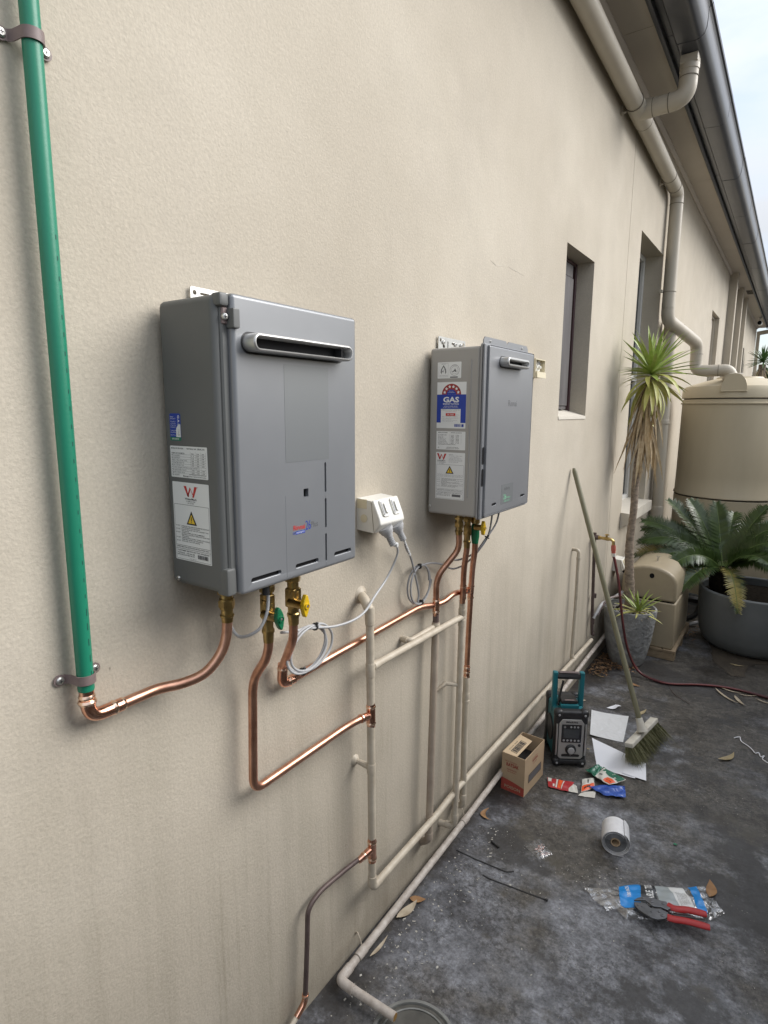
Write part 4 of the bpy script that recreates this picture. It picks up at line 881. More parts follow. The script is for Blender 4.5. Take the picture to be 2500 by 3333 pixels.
# riser B: copper from heater two, brown painted below
B = thing('painted_pipe', (.045, 1.79, .15), 'brownish riser dropping from the first brass union of the farther heater', 'pipe', RG)
q = MB(); q.tube(fillet([(.1, 1.8475, 1.352), (.1, 1.852, 1.292), (.046, 1.789, 1.195), (.045, 1.792, 1.052)], .04, 8), .0107, 16); q.build('copper_tube', 'copper', B)
brass(B, .1, 1.8465, 1.4238, 1.345, .0128)
fitting(B, (.045, 1.7915, 1.118), (.045, 1.7925, 1.058), .0122)
q = MB(); q.tube([(.045, 1.7925, 1.060), (.045, 1.793, 1.018)], .0112, 14); q.build('bare_tube', 'darkcopper', B)
q = MB(); q.tube(fillet([(.045, 1.793, 1.028), (.045, 1.781, .55), (.045, 1.774, .165), (.0, 1.795, .125)], .03, 6), .0135, 14); q.build('tube', 'brownpipe', B)
q = MB(); collar(q, (.045, 1.7932, 1.024), (.045, 1.793, 1.002), .0152, 14); q.build('socket', 'paintpipe', B)
q = MB(); collar(q, (.045, 1.7745, .20), (.045, 1.774, .172), .0155, 14); q.build('socket', 'brownpipe', B)
# riser C
Cc = thing('painted_pipe', (.06, 1.96, .12), 'middle cream riser that takes the cross pipe and ends in a low wall elbow', 'pipe', RG)
q = MB(); q.tube(fillet([(.1, 1.913, 1.32), (.1, 1.914, 1.285), (.078, 1.938, 1.20), (.068, 1.955, 1.06)], .04, 6), .0107, 16); q.build('copper_tube', 'copper', Cc)
brass(Cc, .1, 1.9125, 1.4238, 1.285, .0118)
fitting(Cc, (.0725, 1.948, 1.137), (.067, 1.9575, 1.068), .0122)
q = MB(); q.tube(fillet([(.0672, 1.957, 1.068), (.060, 1.970, 1.005), (.060, 1.963, .45), (.060, 1.957, .115), (-.002, 1.938, .118)], .026, 6), .0125, 14); q.build('tube', 'paintpipe', Cc)
for a, b in (((.0635, 1.964, 1.035), (.060, 1.9695, 1.008)), ((.06, 1.970, .990), (.06, 1.9695, .96)), ((.06, 1.9585, .172), (.06, 1.958, .142)), ((.045, 1.953, .1155), (.022, 1.946, .117))):
    q = MB(); collar(q, a, b, .0145, 14); q.build('socket', 'paintpipe', Cc)
q = MB(); q.tube([(-.002, 1.895, .71), (.022, 1.925, .735), (.06, 1.967, .722)], [.006, .009, .008], 10); q.build('wall_stub', 'paintpipe', Cc)
# riser D
D = thing('copper_pipe', (.05, 2.045, .13), 'right-hand copper riser with green and yellow valve turning cream painted below', 'pipe', PG)
q = MB(); q.tube(fillet([(.12, 1.938, 1.315), (.118, 1.942, 1.27), (.09, 1.985, 1.19), (.063, 2.035, 1.085), (.050, 2.051, .90), (.050, 2.0465, .715)], .06, 6), .0107, 16); q.build('copper_tube', 'copper', D)
q = MB(); q.lathe([(.012, 1.4238), (.012, 1.40), (.0155, 1.398), (.0155, 1.375), (.011, 1.372)], (.12, 1.936, 0), n=14); q.build('brass_union', 'brass', D)
q = MB(); q.lathe([(.011, 1.373), (.0145, 1.368), (.0150, 1.325), (.0125, 1.308), (.0118, 1.300)], (.12, 1.937, 0), n=14); q.build('green_sleeve', 'vgreen', D)
valve(D, .125, 1.921, 1.363, 'vyellow', .158, 0, .026, .0125)
fitting(D, (.0705, 2.021, 1.122), (.0575, 2.041, 1.045), .0122)
q = MB(); q.tube([(.052, 2.010, 1.0935), (.061, 2.036, 1.0855)], .0128, 14); q.build('tee_branch', 'copperfit', D)
fitting(D, (.05, 2.0470, .772), (.05, 2.0455, .715), .0124); bead(D, (.05, 2.0462, .744), (0, 0, 1), .0128)
q = MB(); q.tube(fillet([(.05, 2.0457, .722), (.05, 2.044, .50), (.05, 2.050, .145), (-.002, 2.052, .14)], .028, 6), .0130, 14); q.build('tube', 'paintpipe', D)
for z0, z1 in ((.655, .628), (.625, .612), (.205, .178)):
    q = MB(); collar(q, (.05, 2.0465, z0), (.05, 2.0465, z1), .0150, 14); q.build('socket', 'paintpipe', D)
# black pipe from the lower tee
K = thing('dark_pipe', (.03, 1.1, .07), 'thin dark tarnished copper pipe bending from the lowest tee down to the ground', 'pipe')
q = MB(); q.tube(fillet([(.052, 1.342, .393), (.036, 1.29, .384), (.030, 1.165, .392), (.030, 1.108, .376), (.030, 1.102, .25), (.030, 1.091, .098)], .045, 8), .0072, 14); q.build('tube', 'darkcopper', K)
q = MB(); q.tube([(.060, 1.381, .399), (.057, 1.362, .396), (.048, 1.325, .3875)], [.0125, .0118, .0095], 14); q.build('tee_branch', 'copperfit', K); bead(K, (.0535, 1.347, .393), (.2, 1, .1), .0113)
q = MB(); q.tube(fillet([(.030, 1.092, .106), (.030, 1.088, .080), (.030, 1.052, .062)], .014, 6), .0092, 14); q.build('elbow', 'copperfit', K); bead(K, (.030, 1.091, .100), (0, 0, 1), .0095)
q = MB(); q.tube([(.030, 1.060, .066), (.030, 1.0, .04), (.030, .93, .02)], .0075, 12); q.build('tube', 'paintpipe', K)

# ------------------------------------------------------------------ plastic drain line along the foot of the wall
dl = thing('drain_pipe', (.045, 1.25, 0), 'weathered plastic pipe along the foot of the wall ending over the round drain', 'pipe')
GRr = .0128
q = MB(); q.tube([(.045, 1.245, .034), (.045, 1.62, .045), (.045, 2.07, .058), (.045, 3.04, .104), (.045, 3.8, .150), (.045, 5.4, .21)], GRr, 16); q.build('tube', 'groundpipe', dl)
q = MB(); q.tube(fillet([(.045, 1.285, .035), (.045, 1.232, .0335), (.10, 1.230, .0325)], .014, 5), GRr*1.18, 16); q.build('elbow', 'groundpipe', dl)
q = MB(); a, b = Vector((.07, 1.231, .0328)), Vector((.247, 1.236, .030)); q.tube([a, b], GRr, 16, True); q.build('outlet_tube', 'groundpipe', dl)
q = MB(); q.tube([b-Vector((.001, 0, 0)), b+Vector((.0006, 0, 0))], GRr*.86, 16); q.build('rusty_mouth', 'rust', dl)
for y, z in ((1.345, .037), (2.085, .058), (3.33, .121)):
    q = MB(); collar(q, (.045, y-.022, z-.0006), (.045, y+.022, z+.0006), GRr*1.15, 16); q.build('coupling', 'groundpipe', dl)
    q = MB(); q.tube([(.045, y-.026, z-.0006), (.045, y-.0225, z-.0005)], GRr*1.08, 16); q.build('coupling_seam', 'joint', dl)
    q = MB(); q.tube(spline([(.030, y+.02, z+.004), (.020, y+.02, z+.030), (.008, y+.025, z+.034), (-.001, y+.03, z+.020)], 4), .0022, 8); q.build('tie_wire', 'paintpipe', dl)
# short riser, and the dark tap riser
rs = thing('painted_pipe', (.04, 3.53, .27), 'thin cream conduit rising from the low run left of the broom handle', 'pipe', RG)
q = MB(); q.tube(fillet([(-.002, 3.548, .953), (.040, 3.545, .953), (.040, 3.548, .60), (.040, 3.530, .275)], .026, 6), .0105, 14); q.build('tube', 'paintpipe', rs)
q = MB(); collar(q, (.040, 3.546, .912), (.040, 3.547, .893), .0128, 12); q.build('socket', 'paintpipe', rs)
q = MB(); q.tube([(.0405, 3.530, .295), (.048, 3.528, .262)], .0135, 12); q.build('socket', 'paintpipe', rs)
q = MB(); collar(q, (.0505, 3.50, .2617), (.0505, 3.56, .2618), .0145, 12); q.build('tee', 'paintpipe', rs)

# ================================================================== ELECTRICAL
po = thing('power_outlet', (0, 1.445, 1.43), 'white weatherproof double power outlet between the two heaters with two grey plugs', 'power outlet', 'wall power outlets')
def outlet(t, y0, y1, z0, sc=1., m='white'):
    pr = [(.0005, 0), (.060, -.004), (.086, .024), (.080, .040), (.058, .090), (.0005, .094)]
    pr = [(a*sc, z0+b*sc) for a, b in pr]
    q = MB(); q.prism(pr[:2]+[(.060*sc, z0+.0), (.050*sc, z0+.089*sc)]+pr[5:], lambda a, b, k: (a, y1 if k else y0, b)); o = q.build('back_box', m, t, 20)
    q = MB(); q.prism([(.0515*sc, z0+.0905*sc), (.062*sc, z0-.0055*sc), (.087*sc, z0+.022*sc), (.082*sc, z0+.041*sc), (.060*sc, z0+.092*sc)], lambda a, b, k: (a, y1+.002 if k else y0-.002, b)); o = q.build('cover', m, t, 25)
    bv = o.modifiers.new('soft edge', 'BEVEL'); bv.width = .004*sc; bv.segments = 3; bv.limit_method = 'ANGLE'
    return pr
outlet(po, 1.384, 1.508, 1.427)
q = MB(); q.lathe([(.012, -.0002), (.012, -.0012), (.0112, -.0014)], (.026, 1.384, 1.463), 'y', 16); q.build('knockout', 'cream', po)
q = MB(); q.box(.0, .036, 1.3832, 1.386, 1.492, 1.519); q.build('faded_panel', 'cream', po, 0)
# switch faces on the sloping front
va = Vector((.060-.082, 0, (.092-.041))).normalized(); 
FG = Face(Vector((.0823, 0, 1.427+.041)), (0, 1, 0), va)
for yc in (1.420, 1.475):
    q = MB(); FG.plate(q, yc-.017, yc+.017, .002, .052, -.002, .0045, .006); o = q.build('switch_surround', 'white', po, 30)
    q = MB(); FG.plate(q, yc-.0145, yc-.0085, .006, .047, .0045, .0060, .003); q.build('side_flute', 'greyplastic', o, 30)
    q = MB(); FG.plate(q, yc-.0055, yc+.0105, .011, .041, .0045, .0100, .004); q.build('rocker', 'white', o, 30)
    q = MB(); FG.text(q, 'v', yc-.001, .029, .007, .004, .0103); FG.text(q, 'v', yc-.001, .018, .007, .004, .0103); q.build('rocker_mark', 'greyplastic', o, 0)
def plug(t, p, d):
    p = Vector(p); d = Vector(d).normalized(); q = MB()
    q.tube([p, p+d*.010, p+d*.011, p+d*.020, p+d*.022, p+d*.030], [.0225, .0225, .0205, .0185, .0145, .0135], 18); q.build('plug', 'greyplastic', t)
    for k in range(6):
        a = p+d*(.030+k*.0056); q = MB(); q.tube([a, a+d*.0012, a+d*.0040, a+d*.0048], [.0085, .0105, .0105, .0082], 14); q.build('strain_ring', 'greyplastic', t)
    return p+d*.062
dd = Vector((.42, .28, -.62))
cg = 'grey power cables of the heaters'
k1 = thing('power_cable', (.06, 1.3, 1.2), 'pale grey cable from the outlet to the nearer heater with a tied coil', 'cable', cg)
e1 = plug(k1, (.072, 1.424, 1.436), (.18, .30, -.70)); 
CR = .0034
q = MB()
q.tube(spline([e1, (.075, 1.482, 1.373), (.064, 1.505, 1.335), (.045, 1.478, 1.265), (.055, 1.40, 1.229), (.082, 1.315, 1.212), (.085, 1.255, 1.203), (.072, 1.19, 1.202), (.060, 1.13, 1.214), (.055, 1.085, 1.223), (.060, 1.04, 1.232), (.078, .98, 1.252)], 6), CR, 10); q.build('lead', 'cable', k1)
q = MB(); q.tube([(.0765, 1.4785, 1.3785), (.075, 1.4815, 1.368)], .0075, 6); q.build('tag', 'label', k1)
q = MB(); cyl = []
import math as _m
for i in range(2*40+21):
    a = 2*_m.pi*i/40; kk = i/40
    cyl.append((.052+.010*_m.sin(a*.5+.6), 1.092+.006*kk+(.075+.006*_m.sin(kk*3))*_m.cos(a+1.4), 1.165+(.0585+.004*_m.cos(kk*4))*_m.sin(a+1.4)))
q.tube(cyl, CR, 8); q.build('coil', 'cable', k1)
q = MB()
q.tube(spline([(.052, 1.10, 1.2235), (.050, 1.165, 1.212), (.048, 1.205, 1.172), (.047, 1.197, 1.128), (.050, 1.145, 1.104), (.052, 1.085, 1.103)], 6), CR, 8); q.build('loose_turn', 'cable', k1)
for p in ((.055, 1.128, 1.2165), (.050, 1.082, 1.1075)):
    q = MB(); d_ = Vector((0, 1, -.25 if p[2] > 1.15 else .05)).normalized(); q.tube([Vector(p)-d_*.0022, Vector(p)+d_*.0022], .0105, 12); o = q.build('cable_tie', 'plasticblack', k1)
    q = MB(); q.box(p[0]+.004, p[0]+.010, p[1]-.004, p[1]+.004, p[2]+.007, p[2]+.014, .0015, 1); q.build('tie_head', 'plasticblack', o)
q = MB(); q.tube(spline([(.112, .905, 1.42), (.122, .898, 1.372), (.126, .888, 1.335), (.121, .872, 1.306), (.100, .858, 1.289), (.075, .852, 1.283), (.055, .850, 1.300), (.045, .845, 1.34), (.05, .84, 1.42)], 6), .0036, 10); q.build('drop_lead', 'cable', k1)
q = MB(); q.tube([(.116, .897, 1.404), (.121, .893, 1.375)], .0085, 12); q.build('black_sleeve', 'plasticblack', k1)
k2 = thing('power_cable', (.05, 1.7, 1.15), 'darker grey cable from the outlet to the farther heater with a narrow hanging coil', 'cable', cg)
e2 = plug(k2, (.072, 1.482, 1.438), (.10, .36, -.62))
q = MB(); q.tube(spline([e2, (.062, 1.548, 1.372), (.050, 1.580, 1.338), (.040, 1.62, 1.305), (.036, 1.652, 1.25), (.034, 1.687, 1.165), (.034, 1.684, 1.128)], 6), CR, 10); q.build('lead', 'cable2', k2)
for i in range(5):
    a = Vector((.061, 1.549, 1.371)).lerp(Vector((.0405, 1.618, 1.308)), i/4.6); b = Vector((.061, 1.549, 1.371)).lerp(Vector((.0405, 1.618, 1.308)), (i+.6)/4.6)
    q = MB(); q.tube([a, b], .0044, 8); q.build('wrap_label', 'label', k2)
q = MB(); cyl = []
for i in range(2*36+1):
    a = 2*_m.pi*i/36; kk = i/36
    cyl.append((.030+.006*_m.sin(a*.5), 1.698+.004*kk+(.066+.004*kk)*_m.cos(a), 1.187+.068*_m.sin(a)))
q.tube(cyl, CR, 8); q.build('coil', 'cable2', k2)
q = MB(); q.tube(spline([(.032, 1.688, 1.252), (.032, 1.755, 1.250), (.034, 1.84, 1.230), (.040, 1.905, 1.200), (.050, 1.942, 1.196), (.075, 1.965, 1.214), (.115, 1.985, 1.265), (.14, 2.01, 1.325), (.15, 2.018, 1.42)], 6), CR, 8); q.build('feed', 'cable2', k2)
q = MB(); q.tube(spline([(.02, 1.93, 1.232), (.042, 1.962, 1.221), (.10, 1.975, 1.253), (.132, 1.998, 1.305), (.152, 2.045, 1.36), (.158, 2.062, 1.42)], 6), CR, 8); q.build('feed', 'cable2', k2)
for p, d_ in (((.033, 1.692, 1.253), (0, 1, .0)), ((.031, 1.712, 1.121), (0, 1, .3)), ((.136, 2.004, 1.312), (.3, .4, .8))):
    d_ = Vector(d_).normalized(); q = MB(); q.tube([Vector(p)-d_*.002, Vector(p)+d_*.002], .0095, 12); o = q.build('cable_tie', 'plasticblack', k2)
    q = MB(); q.box(p[0]+.004, p[0]+.010, p[1]-.008, p[1]+.0, p[2]+.004, p[2]+.012, .0015, 1); q.build('tie_head', 'plasticblack', o)
# cream switch box right of the farther heater
sb = thing('switch_box', (0, 2.71, 1.93), 'small cream open switch box on the wall right of the farther heater', 'switch box')
q = MB(); y0, y1, z0, z1 = 2.648, 2.770, 1.925, 2.006
q.box(.0006, .012, y0, y1, z0, z1); q.box(.012, .052, y0, y0+.004, z0, z1); q.box(.012, .052, y1-.004, y1, z0, z1); q.box(.012, .052, y0+.004, y1-.004, z0, z0+.004); q.box(.012, .052, y0+.004, y1-.004, z1-.004, z1)
q.build('case', 'cream', sb, 0)
q = MB(); q.prism([(.052, z0), (.060, z0-.002), (.058, z0+.024), (.030, z0+.026), (.030, z0+.004)], lambda a, b, k: (a, y1-.0045 if k else y0+.0045, b)); q.build('lower_cover', 'cream', sb, 0)
for yc in (2.688, 2.732):
    q = MB(); q.box(.0125, .036, yc-.016, yc+.016, z0+.028, z1-.006, .002, 1); o = q.build('breaker', 'white', sb)
    q = MB(); q.box(.034, .046, yc-.007, yc+.007, z0+.040, z0+.052, .002, 1); q.build('toggle', 'white', o)
    q = MB(); q.box(.0361, .0365, yc-.011, yc+.011, z1-.022, z1-.012); q.build('rating_mark', 'inkgrey', o, 0)
# second outlet near the yucca
p2 = thing('power_outlet', (0, 4.72, .57), 'white weatherproof power outlet low on the wall behind the yucca trunk', 'power outlet', 'wall power outlets')
outlet(p2, 4.60, 4.72, .585)
q = MB(); FG2 = Face(Vector((.0823, 0, .585+.041)), (0, 1, 0), va); FG2.plate(q, 4.62, 4.655, .008, .045, -.002, .004, .005); FG2.plate(q, 4.668, 4.703, .008, .045, -.002, .004, .005); q.build('switch_face', 'cream', p2, 30)
q = MB(); q.tube([(.07, 4.66, .590), (.10, 4.68, .55), (.105, 4.69, .54)], [.02, .016, .012], 12); q.build('plug', 'plasticblack', p2)
q = MB(); q.tube(spline([(.105, 4.69, .54), (.12, 4.72, .45), (.13, 4.8, .25), (.14, 4.85, .05)], 6), .0045, 8); q.build('lead', 'plasticblack', p2)

# ================================================================== GARDEN TAP AND HOSE
tp = thing('garden_tap', (.02, 3.95, .96), 'brass garden tap on a dark riser beside the broom handle', 'tap')
q = MB(); q.tube(fillet([(.046, 4.02, .268), (.030, 4.02, .268), (.0265, 4.01, .34), (.022, 3.95, .955), (.022, 3.95, .99)], .02, 5), .0105, 14); q.build('riser', 'darkcopper', tp)
q = MB(); collar(q, (.030, 4.016, .40), (.029, 4.013, .345), .0130, 12); q.build('socket', 'darkcopper', tp)
q = MB(); collar(q, (.030, 4.016, .56), (.030, 4.016, .53), .0130, 12); q.build('socket', 'darkcopper', tp)
q = MB(); q.tube([(.014, 3.95, .960), (.046, 3.95, .960)], .0165, 12); q.build('elbow', 'darkcopper', tp)
q = MB(); q.tube([(.044, 3.95, .960), (.060, 3.95, .960), (.062, 3.95, .960), (.085, 3.95, .959), (.105, 3.95, .958), (.128, 3.95, .957), (.141, 3.95, .945), (.143, 3.95, .922)], [.0125, .0125, .0095, .011, .0125, .0095, .0095, .0105], 14); q.build('spout', 'brass', tp)
q = MB(); q.tube([(.094, 3.95, .962), (.099, 3.95, .982)], .0062, 10); q.build('spindle', 'brass', tp)
q = MB(); q.tube([(.084, 3.95, .982), (.099, 3.95, .986), (.114, 3.95, .984)], [.003, .0048, .003], 10); q.tube([(.099, 3.935, .985), (.099, 3.965, .985)], [.0035, .0035], 10); q.build('tee_handle', 'brass', tp)
hs = thing('garden_hose', (.5, 4.15, 0), 'maroon garden hose hanging from the tap and lying across the concrete', 'hose')
q = MB(); q.tube([(.143, 3.95, .923), (.1435, 3.95, .912), (.144, 3.95, .905), (.1455, 3.95, .885), (.1457, 3.95, .880), (.147, 3.95, .868)], [.0125, .0145, .0150, .0150, .0125, .0125], 14); q.build('connector', 'hosefit', hs)
q = MB(); q.tube([(.147, 3.95, .869), (.1485, 3.95, .848)], [.0145, .0125], 14); q.build('connector_nut', 'white', hs)
hp = spline([(.149, 3.95, .850), (.162, 3.955, .80), (.185, 3.975, .68), (.205, 4.0, .52), (.222, 4.03, .375), (.243, 4.08, .225), (.278, 4.125, .10), (.325, 4.13, .035), (.40, 4.11, .0135), (.52, 4.105, .0105), (.69, 4.205, .0105), (.86, 4.262, .0105), (1.065, 4.248, .0105), (1.4, 4.18, .0105), (1.9, 4.3, .0105)], 7)
q = MB(); q.tube(hp, .0088, 12); q.build('tube', 'hose', hs)
for sx in (1,):
    P = [Vector(p) for p in hp]; q = MB(); q.tube([p+Vector((.0045, -.0060, .0036)) for p in P], .0022, 6); q.build('stripe', 'hosestripe', hs)
bl = thing('hose_coil', (.1, 4.1, .4), 'grey blue hose wrapped from the dark riser behind the rim of the rough pot', 'hose')
q = MB(); q.tube(spline([(.035, 4.00, .39), (.05, 4.03, .43), (.062, 4.09, .47), (.075, 4.20, .468), (.09, 4.35, .462), (.10, 4.52, .455)], 6), .0105, 12); q.build('tube', 'greyplastic', bl)
q = MB(); q.tube(spline([(.05, 4.05, .40), (.066, 4.08, .455), (.10, 4.14, .505), (.13, 4.24, .50), (.15, 4.40, .48)], 6), .008, 10); q.build('tube', 'clamp', bl)

# ================================================================== BROOM
bm_ = thing('broom', (.56, 3.2, 0), 'old broom leaning on the wall with its worn bristle head on the paper', 'broom')
top = Vector((.016, 3.425, 1.452)); ft = Vector((.522, 3.125, .195))
q = MB(); q.tube([top, top.lerp(ft, .012), top.lerp(ft, .02), ft], [.008, .0125, .0135, .0135], 14); q.build('handle', 'broomhandle', bm_)
q = MB(); hd = (ft-top).normalized(); q.tube([ft-hd*.012, ft+hd*.02, ft+hd*.055], [.0165, .019, .027], 14); q.build('socket', 'broomhead', bm_)
a0, a1 = Vector((.506, 2.978, .118)), Vector((.563, 3.328, .120)); L_ = a1-a0; ux = L_.normalized()
dn = Vector((.22, .13, -.95)).normalized(); dn = (dn-ux*dn.dot(ux)).normalized(); wy = dn.cross(ux).normalized()
X = Matrix(((ux.x, wy.x, -dn.x, a0.x), (ux.y, wy.y, -dn.y, a0.y), (ux.z, wy.z, -dn.z, a0.z), (0, 0, 0, 1)))
q = MB(); q.box(0, L_.length, -.021, .021, -.011, .013, .005, 2, X); q.build('block', 'broomhead', bm_)
q = MB(); rr = random.Random(5)
for i in range(2600):
    u = rr.random(); wv = rr.uniform(-.019, .019); s0 = X @ Vector((u*L_.length, wv, -.008))
    fl_ = .42+(u-.5)*.42; dd_ = dn*1.0+ux*(fl_+rr.gauss(0, .06))+wy*(wv*9+rr.gauss(0, .13))
    if rr.random() < .06: dd_ += Vector((rr.gauss(0, .3), rr.gauss(0, .3), 0))
    t = (s0.z-.002)/-dd_.z if dd_.z < -.2 else .1
    ln = min(t, .16)*(1 if rr.random() < .8 else rr.uniform(.72, 1)); e_ = s0+dd_*ln; m_ = s0.lerp(e_, .5)+ux*rr.gauss(0, .002); wdt = rr.uniform(.0009, .0016)
    sd_ = (ux*math.cos(i)+wy*math.sin(i))*wdt
    q.add([s0-sd_, s0+sd_, m_+sd_, m_-sd_, e_], [(0, 1, 2, 3), (3, 2, 4)])
q.build('bristles', 'bristle', bm_, 0, 'stuff')

# ================================================================== YUCCA IN THE ROUGH POT
PC = Vector((.198, 4.335, 0))
pt1 = thing('plant_pot', PC, 'rough grey tapered concrete pot holding the tall yucca', 'pot', 'plant pots by the tank')
q = MB(); q.lathe([(.102, .001), (.118, .022), (.136, .09), (.153, .18), (.166, .28), (.174, .36), (.178, .405), (.176, .412), (.164, .412), (.160, .395), (.155, .34)], PC, n=40, cap=False); q.build('shell', 'pot1', pt1)
q = MB(); q.lathe([(.157, .372), (.08, .378), (.0, .380)], PC, n=24, cap=False); q.build('soil', 'soil', pt1)
pb = MB(); rr = random.Random(11)
for i in range(190):
    a = rr.uniform(0, 6.283); d_ = .155*math.sqrt(rr.random()); s_ = rr.uniform(.006, .0125)
    bmx = bmesh.new(); bmesh.ops.create_icosphere(bmx, subdivisions=1, radius=1)
    Xr = Matrix.Translation((PC.x+d_*math.cos(a), PC.y+d_*math.sin(a), .381+rr.uniform(0, .006))) @ Matrix.Rotation(rr.random()*6, 4, 'Z') @ Matrix.Diagonal((s_, s_*.75, s_*.5, 1))
    bmx.verts.index_update(); pb.add([v.co.copy() for v in bmx.verts], [tuple(v.index for v in f.verts) for f in bmx.faces], Xr); bmx.free()
o = pb.build('pebbles', 'pebble', None, 180); tag(o, 'small pale pebbles covering the soil of the rough grey pot', 'pebbles', kind='stuff')

def blade_mesh(name, L, wd, droop, fold=.3, seg=7, m='yleaf', twist=0.):
    """leaf along +x, bending down in -z"""
    vs = []; fs = []
    x = z = 0.; ang = 0.
    for i in range(seg+1):
        t = i/seg; ww = wd*(.62+.5*math.sin(min(t*1.9, 1.57))-.12)*(1-t**3.2)*(.55+.45*min(1, t*5+.2)); ww = max(ww, .0004)
        vs += [(x, -ww, z+ww*fold), (x, 0, z), (x, ww, z+ww*fold)]
        ang += droop/seg*(1+t); x += L/seg*math.cos(ang); z -= L/seg*math.sin(ang)
    for i in range(seg):
        for j in range(2): a = i*3+j; fs.append((a, a+1, a+4, a+3))
    me = bpy.data.meshes.new(name); me.from_pydata(vs, [], fs); me.materials.append(M[m]); me.shade_smooth(); return me
def leaf_obj(name, me, parent, p, az, el, roll=0., sc=1.):
    o = bpy.data.objects.new(name, me); COL.objects.link(o); o.parent = parent
    o.matrix_local = Matrix.Translation(Vector(p)-WL(parent)) @ Matrix.Rotation(az, 4, 'Z') @ Matrix.Rotation(-el, 4, 'Y') @ Matrix.Rotation(roll, 4, 'X') @ Matrix.Diagonal((sc, sc, sc, 1))
    return o
yu = thing('yucca', (PC.x, PC.y, .38), 'tall yucca with a bare ringed trunk and a skirt of dead leaves', 'yucca', 'yuccas')
tk = spline([(.190, 4.36, .375), (.183, 4.37, .50), (.160, 4.38, .72), (.152, 4.39, .90), (.160, 4.395, 1.10), (.158, 4.395, 1.28), (.168, 4.395, 1.50), (.188, 4.395, 1.78), (.202, 4.395, 2.0)], 8)
q = MB(); n_ = len(tk); q.tube(tk, [(.036-.012*min(1, i/n_*2.2))*(1+.05*math.sin(i*2.4)+.04*(i % 2)) for i in range(n_)], 14); q.build('trunk', 'trunk', yu)
CRN = Vector((.203, 4.395, 2.015)); rr = random.Random(21)
def clip_len(p, az, el, L):
    dx = math.cos(az)*math.cos(el); return min(L, (p.x-.012)/-dx) if dx < -.02 else L
yl = [blade_mesh('leaf', 1., .058, d_, .35, 7, 'yleaf') for d_ in (.03, .12, .25)]
yy = [blade_mesh('leaf', 1., .060, d_, .35, 7, 'yleaf2') for d_ in (.25, .55, .95)]
for i in range(46):
    t = i/46; az = i*2.39996+rr.uniform(-.2, .2); el = R(86-92*t**.8+rr.uniform(-8, 8)); L = rr.uniform(.29, .36)*(.88+.25*t)
    L = clip_len(CRN, az, el, L)
    if L < .10: continue
    leaf_obj('leaf', rr.choice(yl if t < .55 else yl[1:]), yu, CRN+Vector((0, 0, .02*(1-t))), az, el, rr.uniform(-.3, .3), L)
for i in range(44):
    az = i*2.39996+.6+rr.uniform(-.25, .25); el = R(12-82*(i/44)+rr.uniform(-8, 8)); L = clip_len(CRN, az, el, rr.uniform(.25, .37))
    if L < .12: az = math.pi-az; L = clip_len(CRN, az, el, .3)
    leaf_obj('leaf', rr.choice(yy), yu, CRN+Vector((0, 0, -.006-.05*i/44)), az, el, rr.uniform(-.4, .4), L)
dead = [blade_mesh('dead_leaf', 1., .026, d_, .6, 6, 'deadleaf') for d_ in (.05, .18, .34)]
for i in range(78):
    t = rr.random(); k_ = 1.66+.32*t; j = min(range(n_), key=lambda a_: abs(tk[a_].z-k_)); p = Vector(tk[j]); az = rr.uniform(0, 6.283); el = R(-rr.uniform(66, 87)); L = rr.uniform(.30, .48)
    p = p+Vector((math.cos(az), math.sin(az), 0))*.024
    leaf_obj('dead_leaf', rr.choice(dead), yu, p, az, el, rr.uniform(-.9, .9), L)
# small yucca shoot at the front of the pot
yv = thing('yucca', (.268, 4.255, .385), 'small yucca shoot among the pebbles at the front of the rough pot', 'yucca', 'yuccas')
V0 = Vector((.268, 4.255, .405)); ys_ = [blade_mesh('leaf', 1., .062, d_, .35, 6, 'yleaf') for d_ in (.1, .3)]; yt_ = [blade_mesh('leaf', 1., .062, d_, .35, 6, 'yleaf2') for d_ in (.3, .6)]
q = MB(); q.tube([(V0.x, V0.y, .372), V0+Vector((0, 0, .012))], [.012, .009], 8); q.build('stem', 'deadleaf', yv)
for i in range(27):
    t = i/27; leaf_obj('leaf', (rr.choice(ys_) if t < .6 else rr.choice(yt_)), yv, V0, i*2.39996+rr.uniform(-.2, .2), R(80-78*t+rr.uniform(-8, 8)), rr.uniform(-.3, .3), rr.uniform(.13, .20))
for i in range(10):
    leaf_obj('dead_leaf', rr.choice(dead), yv, V0, rr.uniform(0, 6.28), R(rr.uniform(-18, 0)), rr.uniform(-.5, .5), rr.uniform(.07, .12))

# ================================================================== PUMP COVER
pc = thing('pump_cover', (.27, 4.9, 0), 'beige plastic pump cover with a rounded top on a timber base', 'pump cover')
YF = 4.545; ar = []
xl, xr_ = .085, .457
for i in range(13):
    t = i/12; a = math.pi*(1-t); ar.append(((xl+xr_)/2+(xr_-xl)/2*math.cos(a), .560+.112*math.sin(a)))
q = MB(); q.prism([(xl-.006, .078), (xr_+.006, .078), (xr_+.004, .418), (xl-.004, .418)], lambda a, b, k: (a, 5.22 if k else YF, b)); o = q.build('lower_case', 'pumpcover', pc, 25)
bv = o.modifiers.new('soft edge', 'BEVEL'); bv.width = .008; bv.segments = 2; bv.limit_method = 'ANGLE'
q = MB(); q.prism([(xl, .424)]+ar+[(xr_, .424)], lambda a, b, k: (a, 5.20 if k else YF+.006, b)); o = q.build('hood', 'pumpcover', pc, 35)
bv = o.modifiers.new('soft edge', 'BEVEL'); bv.width = .018; bv.segments = 3; bv.limit_method = 'ANGLE'; bv.angle_limit = R(50)
q = MB(); q.box(xl+.01, xr_-.01, YF+.012, 5.19, .416, .426); q.build('shadow_gap', 'black', pc, 0)
